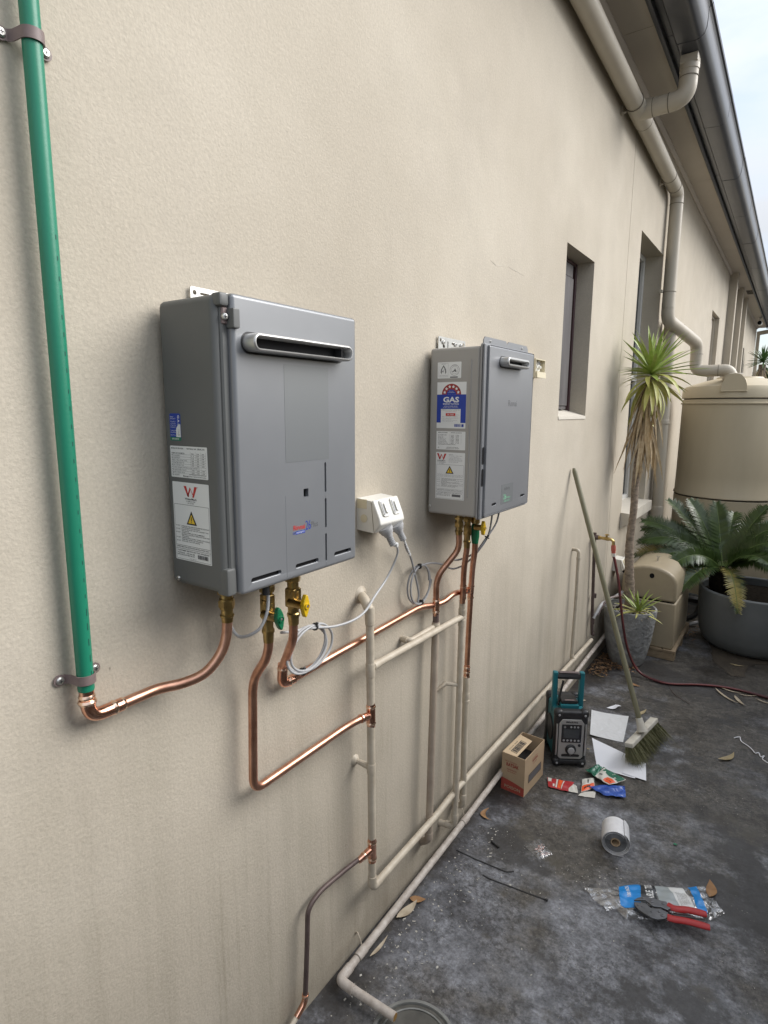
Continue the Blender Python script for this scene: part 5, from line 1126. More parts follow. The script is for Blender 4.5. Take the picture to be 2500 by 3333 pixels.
q = MB(); q.lathe([(.0165, YF+.0055), (.0165, YF+.0045), (.001, YF+.0045)], (0, .288, .603), 'y', 16); X = None; 
q = MB(); q.lathe([(.0165, YF+.007), (.0165, YF+.0052), (.0005, YF+.0052)], (.603, .288, 0), 'y', 16) if False else q.add([(.288+.0165*math.cos(R(a)), YF+.0052, .603+.0185*math.sin(R(a))) for a in range(0, 360, 20)], [tuple(range(18))]); q.build('key_hole', 'black', pc, 0)
q = MB(); q.tube([(.285, 4.75, .665), (.285, 4.75, .70)], .006, 8); q.box(.276, .300, 4.745, 4.756, .700, .708); q.build('hood_latch', 'zinc', pc)
for i in range(5):
    q = MB(); q.box(xl-.03+i*.0865, xl-.03+i*.0865+.084, YF-.018, 5.25, .056, .0775, .003, 1); q.build('board', 'timber', pc)
for y in (YF-.014, YF+.33, 5.18):
    q = MB(); q.box(xl-.028, xr_+.026, y, y+.07, .0005, .0555, .003, 1); q.build('bearer', 'timber', pc)

# ================================================================== CYCAD IN THE CHARCOAL POT
BP = Vector((.915, 5.20, 0))
pt2 = thing('plant_pot', BP, 'large smooth charcoal pot holding the cycad', 'pot', 'plant pots by the tank')
q = MB(); q.lathe([(.268, .0015), (.300, .012), (.338, .05), (.361, .11), (.375, .22), (.382, .34), (.384, .40), (.384, .445), (.378, .452), (.362, .452), (.356, .445), (.356, .37)], BP, n=64, cap=False); q.build('shell', 'pot2', pt2)
q = MB(); q.lathe([(.357, .392), (.2, .398), (.0, .40)], BP, n=32, cap=False); q.build('soil', 'soil', pt2)
cy = thing('cycad', (.68, 5.22, .39), 'dark green cycad with arching feathery fronds in the charcoal pot', 'cycad')
q = MB(); q.lathe([(.06, .385), (.085, .42), (.09, .50), (.065, .56), (.02, .59)], (.68, 5.22, 0), n=14); q.build('trunk', 'soil', cy)
CB = Vector((.68, 5.22, .555))
def frond(tip, arch, m='cycad', wmax=.115, up=Vector((0, 0, 1)), seed=0):
    tip = Vector(tip); rr = random.Random(seed); N = 52
    mid = CB.lerp(tip, .5)+Vector((0, 0, arch)); pts = []
    for i in range(25):
        t = i/24; pts.append(CB*(1-t)**2+mid*2*t*(1-t)+tip*t*t)
    q = MB(); q.tube(pts, [.006-.0045*i/24 for i in range(25)], 6); 
    f_ = MB()
    for i in range(N):
        t = .12+.88*i/(N-1); a = CB*(1-t)**2+mid*2*t*(1-t)+tip*t*t; tg = ((mid-CB)*(1-t)+(tip-mid)*t).normalized()
        sd_ = tg.cross(up); sd_ = sd_.normalized() if sd_.length > .05 else Vector((1, 0, 0)); nr = sd_.cross(tg).normalized()
        wl = wmax*(.35+.65*math.sin(math.pi*min(1, .12+t*.80)))*(1.0 if t < .93 else .65)
        for s_ in (-1, 1):
            d_ = (sd_*s_*.83+tg*.50+nr*(.34+rr.gauss(0, .06))).normalized(); l_ = wl*rr.uniform(.86, 1.06); b = a+d_*l_-Vector((0, 0, .012*l_/.1))
            h_ = tg*.0056; m1 = a.lerp(b, .55)+nr*.003
            f_.add([a-h_, a+h_, m1+h_*.9, m1-h_*.9, b], [(0, 1, 2, 3), (3, 2, 4)])
    o = f_.build('frond', m, cy, 0); q.build('rachis', 'rachis', o)
FR = [((.070, 5.22, .880), .17), ((.235, 5.32, 1.055), .10), ((.385, 5.38, 1.065), .09), ((.575, 5.42, 1.055), .05), ((.690, 5.60, .96), .14), ((.925, 5.36, 1.06), .10), ((1.00, 5.22, .93), .15),
      ((.055, 5.14, .60), .20), ((.285, 4.93, .455), .20), ((.448, 4.86, .455), .17), ((.975, 4.93, .72), .17), ((1.06, 5.05, .84), .18), ((.050, 5.24, .690), .21), ((.21, 5.02, .61), .21),
      ((1.10, 5.30, .70), .22), ((.80, 5.70, .85), .2), ((.42, 5.62, .86), .2), ((.13, 5.40, .80), .2), ((1.05, 5.55, .90), .2), ((.16, 5.18, .77), .20)]
for i, (tp_, ar_) in enumerate(FR): frond(tp_, ar_, 'cycad2' if i in (7, 8) else 'cycad', .128, Vector((.1, -.55, .80)) if tp_[2] < .95 else Vector((0, -.25, .97)), seed=i)
for i, (tp_, ar_) in enumerate([((.10, 5.10, .74), .24), ((.16, 5.02, .53), .25), ((.35, 4.90, .60), .22), ((.06, 5.3, .80), .20), ((1.10, 5.0, .60), .24)]): frond(tp_, ar_, 'cycad', .12, Vector((.05, -.8, .6)), seed=40+i)
frond((.832, 4.772, .372), .24, 'cycad2', .10, seed=77)

# ================================================================== WATER TANK
tn = thing('water_tank', (.57, 6.5, 0), 'beige round plastic water tank under the rainwater pipe', 'water tank')
TC = Vector((.57, 6.5, 0)); tr = .463
q = MB(); q.lathe([(tr, .10), (tr+.004, .5), (tr+.004, .985), (tr-.001, .991)], TC, n=72, cap=False); q.build('lower_band', 'tank', tn)
q = MB(); q.lathe([(tr-.012, .989), (tr-.014, 1.006)], TC, n=72, cap=False); q.build('groove', 'joint', tn)
q = MB(); q.lathe([(tr-.001, 1.004), (tr+.010, 1.008), (tr+.010, 1.018), (tr+.001, 1.032), (tr-.002, 1.2), (tr-.004, 1.838), (tr+.007, 1.843), (tr+.009, 1.853), (tr-.004, 1.862), (tr-.006, 1.884)], TC, n=72, cap=False); q.build('body', 'tank', tn)
q = MB(); q.lathe([(tr-.016, 1.880), (tr-.016, 1.896)], TC, n=72, cap=False); q.build('groove', 'joint', tn)
q = MB(); q.lathe([(tr-.004, 1.894), (tr+.004, 1.898), (tr+.002, 1.965), (tr-.020, 2.000), (tr-.05, 2.012), (tr*.6, 2.055), (tr*.42, 2.075), (tr*.40, 2.088), (0.001, 2.092)], TC, n=72, cap=False); q.build('lid', 'tank', tn)
# moulded hump on the shoulder of the lid, facing the camera
q = MB(); hv = []; ang0 = math.radians(-88)
for k, (yy_, sc_k) in enumerate(((-tr-.006, 1.), (-tr+.10, .9), (-tr+.26, .55))):
    for i in range(13):
        t = i/12; a = math.pi*t; hv.append((TC.x+(-.004)+.098*sc_k*math.cos(a), TC.y+yy_, (1.955 if k == 0 else 2.005)+(.148 if k == 0 else .10*sc_k)*math.sin(a)**.8))
q.add(hv, [(i+13*k, i+1+13*k, i+14+13*k, i+13+13*k) for k in range(2) for i in range(12)]+[tuple(range(13))]); q.build('lid_hump', 'tank', tn, 40)
q = MB(); q.box(TC.x-.105, TC.x+.098, TC.y-tr-.012, TC.y-tr+.01, 1.947, 1.955, .003, 1); q.build('hump_ledge', 'tank', tn)
q = MB(); q.lathe([(.085, 2.06), (.085, 2.105), (.075, 2.11)], (TC.x-.035, TC.y-.28, 0), n=20); q.build('inlet', 'pvc', tn)
q = MB(); q.lathe([(.50, .0), (.50, .10)], TC, n=32); q.build('plinth', 'pot2', tn, 30)
# dark pump gear in the gap behind the pots
pg = thing('pump_hose', (.45, 5.45, 0), 'black pump hoses in the shadow between pump cover and charcoal pot', 'hose')
q = MB(); q.tube(spline([(.33, 5.32, .05), (.42, 5.36, .06), (.50, 5.42, .10), (.53, 5.5, .2)], 6), .022, 10); q.build('tube', 'plasticblack', pg)
q = MB(); q.tube(spline([(.35, 5.42, .20), (.45, 5.45, .22), (.54, 5.5, .20)], 6), .03, 10); q.build('tube', 'plasticblack', pg)
q = MB(); q.tube(spline([(.36, 5.30, .03), (.44, 5.34, .025), (.52, 5.44, .03)], 6), .016, 10); q.build('tube', 'greyplastic', pg)

# ================================================================== FAR YUCCA
fy = thing('yucca', (.34, 15.0, 0), 'distant yucca head showing above the tank at the right edge', 'yucca', 'yuccas')
q = MB(); q.tube([(.34, 15, 0), (.345, 15, 1.5), (.335, 15, 2.75)], [.09, .075, .07], 10); q.build('trunk', 'trunk', fy)
yf = [blade_mesh('leaf', 1., .055, d_, .35, 6, 'yleaf3') for d_ in (.05, .3, .5)]; rr = random.Random(31)
for i in range(60):
    t = i/60; leaf_obj('leaf', rr.choice(yf), fy, (.34, 15, 2.80), i*2.39996, R(84-100*t+rr.uniform(-6, 6)), rr.uniform(-.3, .3), rr.uniform(.30, .40))
for i in range(40):
    leaf_obj('dead_leaf', rr.choice(dead), fy, (.34, 15, 2.72), i*2.39996, R(-rr.uniform(45, 85)), rr.uniform(-.5, .5), rr.uniform(.3, .45))
bt = thing('tree', (-1.4, 27, 0), 'green tree crown far behind the back fence', 'tree')
q = MB(); q.tube([(.6, 27, 0), (.6, 27, 2.2)], [.15, .1], 8); q.build('trunk', 'trunk', bt)
q = MB(); rr = random.Random(41)
for i in range(1600):
    p = Vector((rr.gauss(0, 1), rr.gauss(0, .8), rr.gauss(0, .8))); p = p.normalized()*rr.uniform(.55, 1)**.5; c_ = Vector((.6+p.x*1.5, 27+p.y*1.2, 2.75+p.z*.75))
    a = Vector((rr.gauss(0, 1), rr.gauss(0, 1), rr.gauss(0, 1))).normalized()*.09; b = a.cross(Vector((rr.gauss(0, 1), rr.gauss(0, 1), 1))).normalized()*.05
    q.quad(c_-a, c_+b, c_+a, c_-b)
q.build('crown', 'foliage', bt, 0)

# ================================================================== THINGS ON THE GROUND
def frame_at(p, ang):
    return Matrix.Translation(p) @ Matrix.Rotation(ang, 4, 'Z')
def FX(X, o, u, v): return Face(X @ Vector(o), X.to_3x3() @ Vector(u), X.to_3x3() @ Vector(v))
# ------------------------------------------------------------------ cardboard box
X = frame_at((.050, 2.455, .001), R(-3.2)); bw, bd, bh = .116, .222, .189
cb = thing('cardboard_box', (.11, 2.56, 0), 'open small cardboard carton with a red band standing by the wall', 'box')
q = MB(); T = .0025
for a in ((0, bw, 0, T), (0, bw, bd-T, bd), (0, T, T, bd-T), (bw-T, bw, T, bd-T)): q.box(a[0], a[1], a[2], a[3], 0, bh, 0, X=X)
q.box(T, bw-T, T, bd-T, 0, T, 0, X=X); q.build('carton', 'card', cb, 0)
# the printed red band, its wavy upper edge rising to the left
q = MB()
P0 = lambda u, v: X @ Vector((u, -.0006, v)); P1 = lambda u, v: X @ Vector((bw+.0006, u, v))
n = 10; q.add([P0(bw*i/n, 0.001) for i in range(n+1)]+[P0(bw*i/n, .062-.020*(i/n)**1.5) for i in range(n+1)], [(i, i+1, n+2+i, n+1+i) for i in range(n)]); q.build('red_band', 'cardred', cb, 0)
FA = FX(X, (0, -.0009, 0), (1, 0, 0), (0, 0, 1)); FBx = FX(X, (bw+.0009, 0, 0), (0, 1, 0), (0, 0, 1))
q = MB(); FA.text(q, 'RATSAK', .024, .128, .062, .018, .0004, .02); FA.text(q, 'FAST ACTION', .016, .150, .060, .005, .0004, .01); FA.text(q, 'THROWPACKS', .026, .110, .050, .006, .0004, .01); FA.text(q, 'kills rats & mice', .030, .1, .042, .006, .0004)
FBx.text(q, 'RATSAK', .085, .138, .060, .012, .0004, .02); FBx.text(q, 'outer carton', .085, .126, .05, .006, .0004); FBx.text(q, 'FAST ACTION', .08, .154, .06, .005, .0004)
q.build('lettering', 'inkdkred', cb, 0)
q = MB(); FA.text(q, 'POISON', .018, .016, .080, .016, .0003, .02); q.build('lettering', 'cardin', cb, 0)
q = MB(); frame_lines(FBx, q, .045, .19, .048, .090, .004, .0003); q.build('label_frame', 'ink', cb, 0)
q = MB(); FBx.rect(q, .050, .185, .053, .085, .0002); q.build('label_field', 'inkgrey', cb, 0)
# left flap folded up and leaning over the opening, with a barcode
fa_ = X @ Vector((T, .004, bh-.001)); fb_ = X @ Vector((T, bd-.03, bh-.001)); up2 = (X.to_3x3() @ Vector((.93, 0, -.12))).normalized()*.066
FL = Face(fa_, (fb_-fa_).normalized(), up2.normalized()); ln = (fb_-fa_).length
q = MB(); q.prism([(0, 0), (ln, 0), (ln-.006, up2.length), (.006, up2.length)], lambda a, b, k: FL.p(a, b, .0012 if k else -.0012)); o = q.build('flap', 'cardflap', cb, 0)
FL2 = Face(FL.p(0, up2.length, 0), FL.u, -FL.v)
q = MB(); frame_lines(FL2, q, .030, .145, .012, .042, .003, .0018); bars(FL2, q, .037, .138, .016, .038, .0018, 22); FL2.text(q, '9310 428', .035, .048, .09, .006, .0018); q.build('barcode', 'ink', o, 0)
q = MB(); q.box(T+.001, bw-T-.001, T+.001, bd-T-.001, .10, .106, 0, X=X); q.build('contents', 'plasticblack', cb, 0)

# ------------------------------------------------------------------ site radio
ra = thing('radio', (.25, 2.92, 0), 'teal and black jobsite radio with a tall carry handle and silver front', 'radio')
X = frame_at((.192, 2.768, .0), R(31.2)); RW, RD, RH = .172, .235, .305
def rb(name, *a, m='plasticblack', r=.012, seg=3, par=None):
    q = MB(); q.box(*a, r, seg, X); return q.build(name, m, par or ra)
rb('body', .010, RW-.010, .016, RD-.012, .030, RH-.022, m='teal')
rb('front_shell', .004, RW-.004, .004, .050, .022, RH-.012, r=.014)
rb('rear_shell', .004, RW-.004, RD-.052, RD, .022, RH-.012, r=.014)
for x0 in (0, RW-.046):
    for y0 in (-.002, RD-.046):
        rb('foot_bumper', x0, x0+.046, y0, y0+.048, 0.0, .046, r=.018)
        rb('top_bumper', x0, x0+.046, y0, y0+.048, RH-.046, RH, r=.018)
rb('top_bar', .03, RW-.03, .002, .045, RH-.04, RH-.006, r=.012); rb('top_bar', .03, RW-.03, RD-.045, RD-.002, RH-.04, RH-.006, r=.012)
rb('bottom_bar', .03, RW-.03, .0, .03, .012, .040, r=.01)
for s_ in (0, 1):
    q = MB(); cx = -.001 if s_ == 0 else RW+.001
    q.lathe([(.066, -.004), (.066, .004), (.058, .006), (.050, .002), (.015, .004), (.001, .005)] if s_ else [(.066, .004), (.066, -.004), (.058, -.006), (.050, -.002), (.015, -.004), (.001, -.005)], (cx if False else 0, 0, 0), 'x', 28, False, X @ Matrix.Translation((.009 if s_ == 0 else RW-.009, RD*.52, .155))); q.build('speaker_grille', 'plasticblack', ra)
FR_ = FX(X, (0, .0035, 0), (1, 0, 0), (0, 0, 1))
pl_ = [(.036, .046), (RW-.036, .046), (RW-.024, .058), (RW-.024, .235), (RW-.040, .258), (.040, .258), (.024, .235), (.024, .058)]
q = MB(); q.prism(pl_, lambda a, b, k: FR_.p(a, b, .0045 if k else -.002)); o = q.build('front_panel', 'silver', ra, 25)
bv = o.modifiers.new('soft edge', 'BEVEL'); bv.width = .002; bv.segments = 2; bv.limit_method = 'ANGLE'
q = MB(); FR_.plate(q, .037, RW-.037, .135, .232, .0044, .0056, .004); kp = q.build('keypad', 'plasticblack', ra, 20)
q = MB(); FR_.plate(q, .048, RW-.048, .160, .207, .0055, .0060, .002); q.build('display', 'screen', kp, 0)
for i, xx in enumerate((.052, .083, .100, .117)):
    q = MB(); q.lathe([(.0058 if i == 0 else .005, 0), (.0056 if i == 0 else .0045, .002), (.0005, .0022)], n=12, cap=False, X=Matrix.Translation(FR_.p(xx, .219, .0056)) @ FR_.n.to_track_quat('Z', 'Y').to_matrix().to_4x4()); q.build('button', 'galv' if i == 0 else 'greyplastic', kp)
for i in range(5):
    q = MB(); q.lathe([(.0055, 0), (.005, .002), (.0005, .0022)], n=12, cap=False, X=Matrix.Translation(FR_.p(.050+i*.018, .1465, .0056)) @ FR_.n.to_track_quat('Z', 'Y').to_matrix().to_4x4()); q.build('button', 'greyplastic', kp)
XK = Matrix.Translation(FR_.p(RW/2, .098, .0045)) @ FR_.n.to_track_quat('Z', 'Y').to_matrix().to_4x4()
q = MB(); q.lathe([(.0270, 0), (.0270, .004), (.0225, .008), (.0195, .010)], n=28, X=XK); kn = q.build('dial_ring', 'plasticblack', ra)
q = MB(); q.lathe([(.0165, .009), (.0165, .018), (.0145, .0195), (.0005, .020)], n=24, cap=False, X=XK); q.build('dial', 'greyplastic', kn)
XK2 = Matrix.Translation(FR_.p(RW-.044, .121, .0045)) @ FR_.n.to_track_quat('Z', 'Y').to_matrix().to_4x4()
q = MB(); q.lathe([(.0075, 0), (.0070, .003), (.0005, .0032)], n=14, cap=False, X=XK2); q.build('sound_button', 'plasticblack', ra)
q = MB(); FR_.poly(q, [(.040, .066), (.044, .058), (RW-.044, .058), (RW-.040, .066), (RW-.046, .072), (RW-.068, .073), (RW-.078, .078), (.078, .078), (.068, .073), (.046, .072)], .0049); gr = q.build('port_cover', 'plasticblack', ra, 0)
q = MB(); FR_.text(q, 'o', .083, .065, .006, .006, .0053, .02); q.build('port_mark', 'greyplastic', gr, 0)
q = MB(); FR_.text(q, 'Makita', .058, .2395, .058, .0105, .0048, .025); q.build('lettering', 'ink', ra, 0)
for xx in (.015, RW-.015):
    q = MB(); q.tube([X @ Vector((xx, .0035, .065)), X @ Vector((xx, .0005, .10)), X @ Vector((xx, .0005, .21)), X @ Vector((xx, .0045, .232))], .0042, 8); q.build('side_rail', 'trim', ra)
for xx in (.022, RW-.022):
    for zz in (.022, RH-.024):
        q = MB(); q.lathe([(.006, 0), (.005, .0012), (.0005, .0014)], n=10, cap=False, X=Matrix.Translation(X @ Vector((xx, -.0022, zz))) @ FR_.n.to_track_quat('Z', 'Y').to_matrix().to_4x4()); q.build('screw', 'greyplastic', ra)
hz = .462
for x0 in (.006, RW-.032):
    q = MB(); q.box(x0, x0+.026, RD*.42, RD*.42+.030, RH-.06, hz, .007, 2, X); q.build('handle_post', 'teal', ra)
q = MB(); q.tube([X @ Vector((.028, RD*.42+.015, hz-.022)), X @ Vector((.034, RD*.42+.015, hz-.022)), X @ Vector((RW-.034, RD*.42+.015, hz-.022)), X @ Vector((RW-.028, RD*.42+.015, hz-.022))], [.017, .0195, .0195, .017], 8); gpi = q.build('handle_grip', 'plasticblack', ra, 30)
for k in range(2):
    q = MB(); q.box(.036, RW-.036, RD*.42+.002+k*.014, RD*.42+.008+k*.014, hz-.004, hz-.001, .001, 1, X); q.build('grip_rib', 'clamp', gpi)
q = MB(); q.box(.040, RW-.040, .052, .165, RH-.024, RH+.004, .006, 2, X); bx_ = q.build('battery_hatch', 'teal', ra)
q = MB(); q.box(.044, RW-.044, .062, .140, RH+.003, RH+.022, .005, 2, X); q.build('hatch_lid', 'plasticblack', bx_)
q = MB(); q.box(.062, RW-.062, .064, .074, RH+.0215, RH+.0245, .001, 1, X); q.build('hatch_latch', 'clamp', bx_)
q = MB(); q.tube([X @ Vector((.036, .085, RH-.012)), X @ Vector((.040, .088, RH+.03)), X @ Vector((.056, .095, RH+.115))], [.0052, .0048, .0058], 10); q.build('antenna', 'plasticblack', ra)

# ------------------------------------------------------------------ papers
def sheet(name, pts, h, m, label, seed, n=14, amp=.004, edge=0.):
    """a thin curled sheet whose corners are pts (counter-clockwise)"""
    P = [Vector((p[0], p[1], 0)) for p in pts]; rr = random.Random(seed); ph = [rr.uniform(0, 6.28) for _ in range(6)]; q = MB(); vs = []
    for k in (0, 1):
        for i in range(n+1):
            for j in range(n+1):
                u, v = i/n, j/n; p = P[0]*(1-u)*(1-v)+P[1]*u*(1-v)+P[2]*u*v+P[3]*(1-u)*v
                z = h+amp*(.5+.5*math.sin(u*4.1+ph[0]+v*2))*(.5+.5*math.sin(v*5.3+ph[1]))+edge*(abs(2*u-1)**6+abs(2*v-1)**6)*(.5+.5*math.sin(ph[2]+u*3+v*2))
                vs.append((p.x, p.y, z+.0004*k))
    N = (n+1)*(n+1); fs = []
    for i in range(n):
        for j in range(n):
            a = i*(n+1)+j; fs += [(a, a+1, a+n+2, a+n+1), (N+a, N+a+n+1, N+a+n+2, N+a+1)]
    q.add(vs, fs)
    for i in range(n): 
        for a, b in ((i, i+1), (n*(n+1)+i, n*(n+1)+i+1), (i*(n+1), (i+1)*(n+1)), (i*(n+1)+n, (i+1)*(n+1)+n)): q.f.append((a, b, N+b, N+a))
    o = q.build(name, m, None, 60); return tag(o, label, 'paper', 'sheets of paper on the ground')
sheet('paper_sheet', [(.268, 3.172), (.436, 3.205), (.400, 3.500), (.195, 3.468)], .002, 'papercrumple', 'crumpled translucent sheet of paper beside the radio, farther from the camera', 3, 18, .006, .003)
sheet('paper_sheet', [(.383, 2.885), (.563, 2.895), (.540, 3.075), (.285, 3.150)], .0015, 'paper', 'flat white sheet of paper touching the broom bristles on its long side', 5, 12, .002, .002)
sheet('paper_sheet', [(.50, 2.905), (.612, 2.903), (.580, 3.056), (.50, 3.060)], .0052, 'paper', 'white sheet corner sticking out past the flat sheet towards the right', 9, 10, .002, .001)
sheet('paper_sheet', [(.262, 3.548), (.305, 3.545), (.335, 3.600), (.30, 3.615)], .003, 'paper', 'small torn white scrap behind the translucent sheet', 12, 8, .012, .004)

# ------------------------------------------------------------------ opened packets
PKG = 'opened packets scattered in front of the radio'
def packet(pts, h, m, label, seed, amp=.006, n=12, extra=None):
    P = [Vector((p[0], p[1], 0)) for p in pts]; rr = random.Random(seed); ph = [rr.uniform(0, 6.28) for _ in range(8)]; t = None
    def S(u, v, k):
        p = P[0]*(1-u)*(1-v)+P[1]*u*(1-v)+P[2]*u*v+P[3]*(1-u)*v; bul = (4*u*(1-u)*4*v*(1-v))**.6
        z = h+amp*.35*(1+math.sin(u*5+ph[0])*math.sin(v*4+ph[1]))+bul*amp*(.8+.5*math.sin(u*9+v*5+ph[2])+.4*math.sin(v*13-u*6+ph[3]))*(1 if k else .0)+amp*.45*abs(math.sin(u*6.5+v*3.1+ph[4]))+amp*.3*abs(math.sin(v*8-u*2.5+ph[5]))
        return Vector((p.x, p.y, z+.0006*k))
    c_ = (P[0]+P[1]+P[2]+P[3])/4; th = thing('packet', c_, label, 'packet', PKG); q = MB(); vs = []
    for k in (0, 1):
        for i in range(n+1):
            for j in range(n+1): vs.append(S(i/n, j/n, k))
    N = (n+1)**2; fs = []
    for i in range(n):
        for j in range(n):
            a = i*(n+1)+j; fs += [(a, a+1, a+n+2, a+n+1), (N+a, N+a+n+1, N+a+n+2, N+a+1)]
    for i in range(n):
        for a, b in ((i, i+1), (n*(n+1)+i, n*(n+1)+i+1), (i*(n+1), (i+1)*(n+1)), (i*(n+1)+n, (i+1)*(n+1)+n)): fs.append((a, b, N+b, N+a))
    q.add(vs, fs); q.build('sachet', m, th, 60)
    for (u0, u1, v0, v1, mm) in extra or []:
        q = MB(); k_ = 6; vs = [S(u0+(u1-u0)*i/k_, v0+(v1-v0)*j/k_, 1)+Vector((0, 0, .0007)) for i in range(k_+1) for j in range(k_+1)]
        q.add(vs, [(i*(k_+1)+j, i*(k_+1)+j+1, (i+1)*(k_+1)+j+1, (i+1)*(k_+1)+j) for i in range(k_) for j in range(k_)]); q.build('print', mm, th, 60)
    return th
packet([(.236, 2.585), (.325, 2.602), (.328, 2.688), (.207, 2.655)], .003, 'packred', 'red and white packet lying right of the carton', 2, .005, extra=[(.02, .16, .55, .97, 'packwhite'), (.35, .42, .08, .95, 'packwhite'), (.45, .60, .1, .9, 'packorange'), (.22, .30, .1, .4, 'packwhite'), (.62, .66, .1, .9, 'packwhite')])
packet([(.321, 2.606), (.366, 2.622), (.345, 2.672), (.320, 2.680)], .002, 'packwhite', 'torn grey white corner beside the red packet', 4, .003)
packet([(.378, 2.630), (.420, 2.706), (.396, 2.780), (.352, 2.738)], .004, 'packwhite', 'small white packet with an orange base between the red packet and the blue one', 6, .004, extra=[(.03, .97, .02, .45, 'packorange'), (.45, .55, .55, .9, 'ink'), (.2, .7, .15, .3, 'ink')])
packet([(.372, 2.604), (.441, 2.632), (.432, 2.682), (.378, 2.645)], .0015, 'packwhite', 'plain cream card scrap under the small orange based packet', 7, .002)
packet([(.398, 2.690), (.480, 2.664), (.561, 2.708), (.535, 2.798)], .004, 'packblue', 'shiny blue plastic packet nearest the camera', 8, .010)
packet([(.402, 2.775), (.474, 2.742), (.534, 2.828), (.415, 2.880)], .016, 'packwhite', 'white green and orange packet lying over the blue one', 10, .007, extra=[(.02, .98, .55, .98, 'packgreen'), (.52, .97, .06, .44, 'packorange'), (.55, .90, .2, .26, 'ink'), (.1, .3, .25, .33, 'inkgrey')])
packet([(.345, 2.812), (.405, 2.775), (.425, 2.872), (.388, 2.890)], .008, 'packgreen', 'dark green crumpled plastic packet beside the right foot of the radio', 13, .010)

# ------------------------------------------------------------------ tape roll standing on its rim
tr_ = thing('tape_roll', (.61, 2.34, 0), 'loose roll of white backed tape standing on its edge', 'tape roll')
ax = Vector((-.26, 1.0, 0)).normalized(); c0 = Vector((.606, 2.312, .0555)); hw = .095
Q = Matrix((( ax.y, 0, ax.x, c0.x), (-ax.x, 0, ax.y, c0.y), (0, 1, 0, c0.z), (0, 0, 0, 1)))     # local x across, y up, z along axis
def spiral(r0_, r1_, a0, a1, th, n, w0, w1, wob=0):
    q = MB(); vs = []
    for i in range(n+1):
        t = i/n; a = R(a0+(a1-a0)*t); r_ = r0_+(r1_-r0_)*t+wob*math.sin(a*.5)
        for rr_, zz in ((r_, w0), (r_+th, w0), (r_+th, w1), (r_, w1)): vs.append((1.14*rr_*math.cos(a), 1.14*rr_*math.sin(a), zz))
    fs = [(4*i+j, 4*i+(j+1) % 4, 4*i+4+(j+1) % 4, 4*i+4+j) for i in range(n) for j in range(4)]+[(0, 1, 2, 3), (4*n+3, 4*n+2, 4*n+1, 4*n)]
    return q.add(vs, fs, Q)
spiral(.0425, .0478, -330, 55, .0010, 70, -.002, hw).build('outer_wrap', 'rollwhite', tr_)
q = MB(); q.add([(.0323, -.0454, -.002), (.0545*math.cos(R(-52)), .0545*math.sin(R(-52)), -.002), (.034, -.0540, -.002), (-.01, -.0549, -.002), (.0323, -.0454, hw), (.0545*math.cos(R(-52)), .0545*math.sin(R(-52)), hw), (.034, -.0540, hw), (-.01, -.0549, hw)], [(1, 2, 6, 5), (2, 3, 7, 6)], Q); q.build('loose_end', 'rollwhite', tr_, 0)
spiral(.017, .0415, 0, 360*7+120, .0012, 260, .002, hw-.003).build('wound_layers', 'rolldark', tr_)
spiral(.0345, .0432, 40, 360*2+20, .0008, 100, .0008, hw-.002).build('pale_layers', 'rollwhite', tr_)
spiral(.0125, .0127, 0, 361, .0035, 40, .002, hw-.003).build('core', 'card', tr_)

# ------------------------------------------------------------------ bag of cable ties
bg_ = thing('plastic_bag', (.78, 2.15, 0), 'clear plastic bag with a blue printed cable tie label', 'bag')
OUT = [((.547, 2.061), (.653, 2.000)), ((.592, 2.092), (.676, 2.030)), ((.66, 2.140), (.720, 2.012)), ((.715, 2.196), (.775, 2.045)), ((.78, 2.226), (.85, 2.085)), ((.84, 2.258), (.915, 2.130)), ((.895, 2.305), (.955, 2.158)), ((.925, 2.335), (1.004, 2.237))]
def bag_pt(u, v, lift=0.):
    s_ = u*(len(OUT)-1); i = min(int(s_), len(OUT)-2); f_ = s_-i
    a = Vector((*OUT[i][0], 0)).lerp(Vector((*OUT[i+1][0], 0)), f_); b = Vector((*OUT[i][1], 0)).lerp(Vector((*OUT[i+1][1], 0)), f_); p = a.lerp(b, v)
    e = min(1, u*5)*min(1, (1-u)*5)*(4*v*(1-v))**.5
    z = .0035+.020*e+.0022*math.sin(u*37+v*9)*e+.0018*math.sin(v*23-u*19)+.003*max(0, .18-u)*18*(.5+.5*math.sin(v*9))
    return Vector((p.x, p.y, max(z, .002)+lift))
def patch(f, u0, u1, v0, v1, nu, nv, lift, u_skew=0.):
    q = MB(); vs = [f(u0+(u1-u0)*i/nu+u_skew*(j/nv-.5), v0+(v1-v0)*j/nv, lift) for i in range(nu+1) for j in range(nv+1)]
    return q.add(vs, [(i*(nv+1)+j, i*(nv+1)+j+1, (i+1)*(nv+1)+j+1, (i+1)*(nv+1)+j) for i in range(nu) for j in range(nv)])
patch(bag_pt, 0, 1, 0, 1, 60, 22, 0).build('film', 'clear', bg_, 180)
q = patch(bag_pt, .095, .105, 0, 1, 1, 18, .0008); q.build('zip_seal', 'clear2', bg_, 180)
patch(bag_pt, .265, .43, 0.0, .78, 20, 22, .0010, -.05).build('print', 'bagblue', bg_, 180)
patch(bag_pt, .435, .535, 0.0, .66, 20, 22, .0011, -.03).build('print', 'bagdark', bg_, 180)
patch(bag_pt, .54, .72, 0.03, .80, 20, 22, .0009, -.02).build('print', 'baggrey', bg_, 180)
patch(bag_pt, .655, .765, .06, .78, 20, 22, .0013, .02).build('print', 'label', bg_, 180)
patch(bag_pt, .80, .885, .02, .86, 20, 22, .0010, -.01).build('print', 'bagblue', bg_, 180)
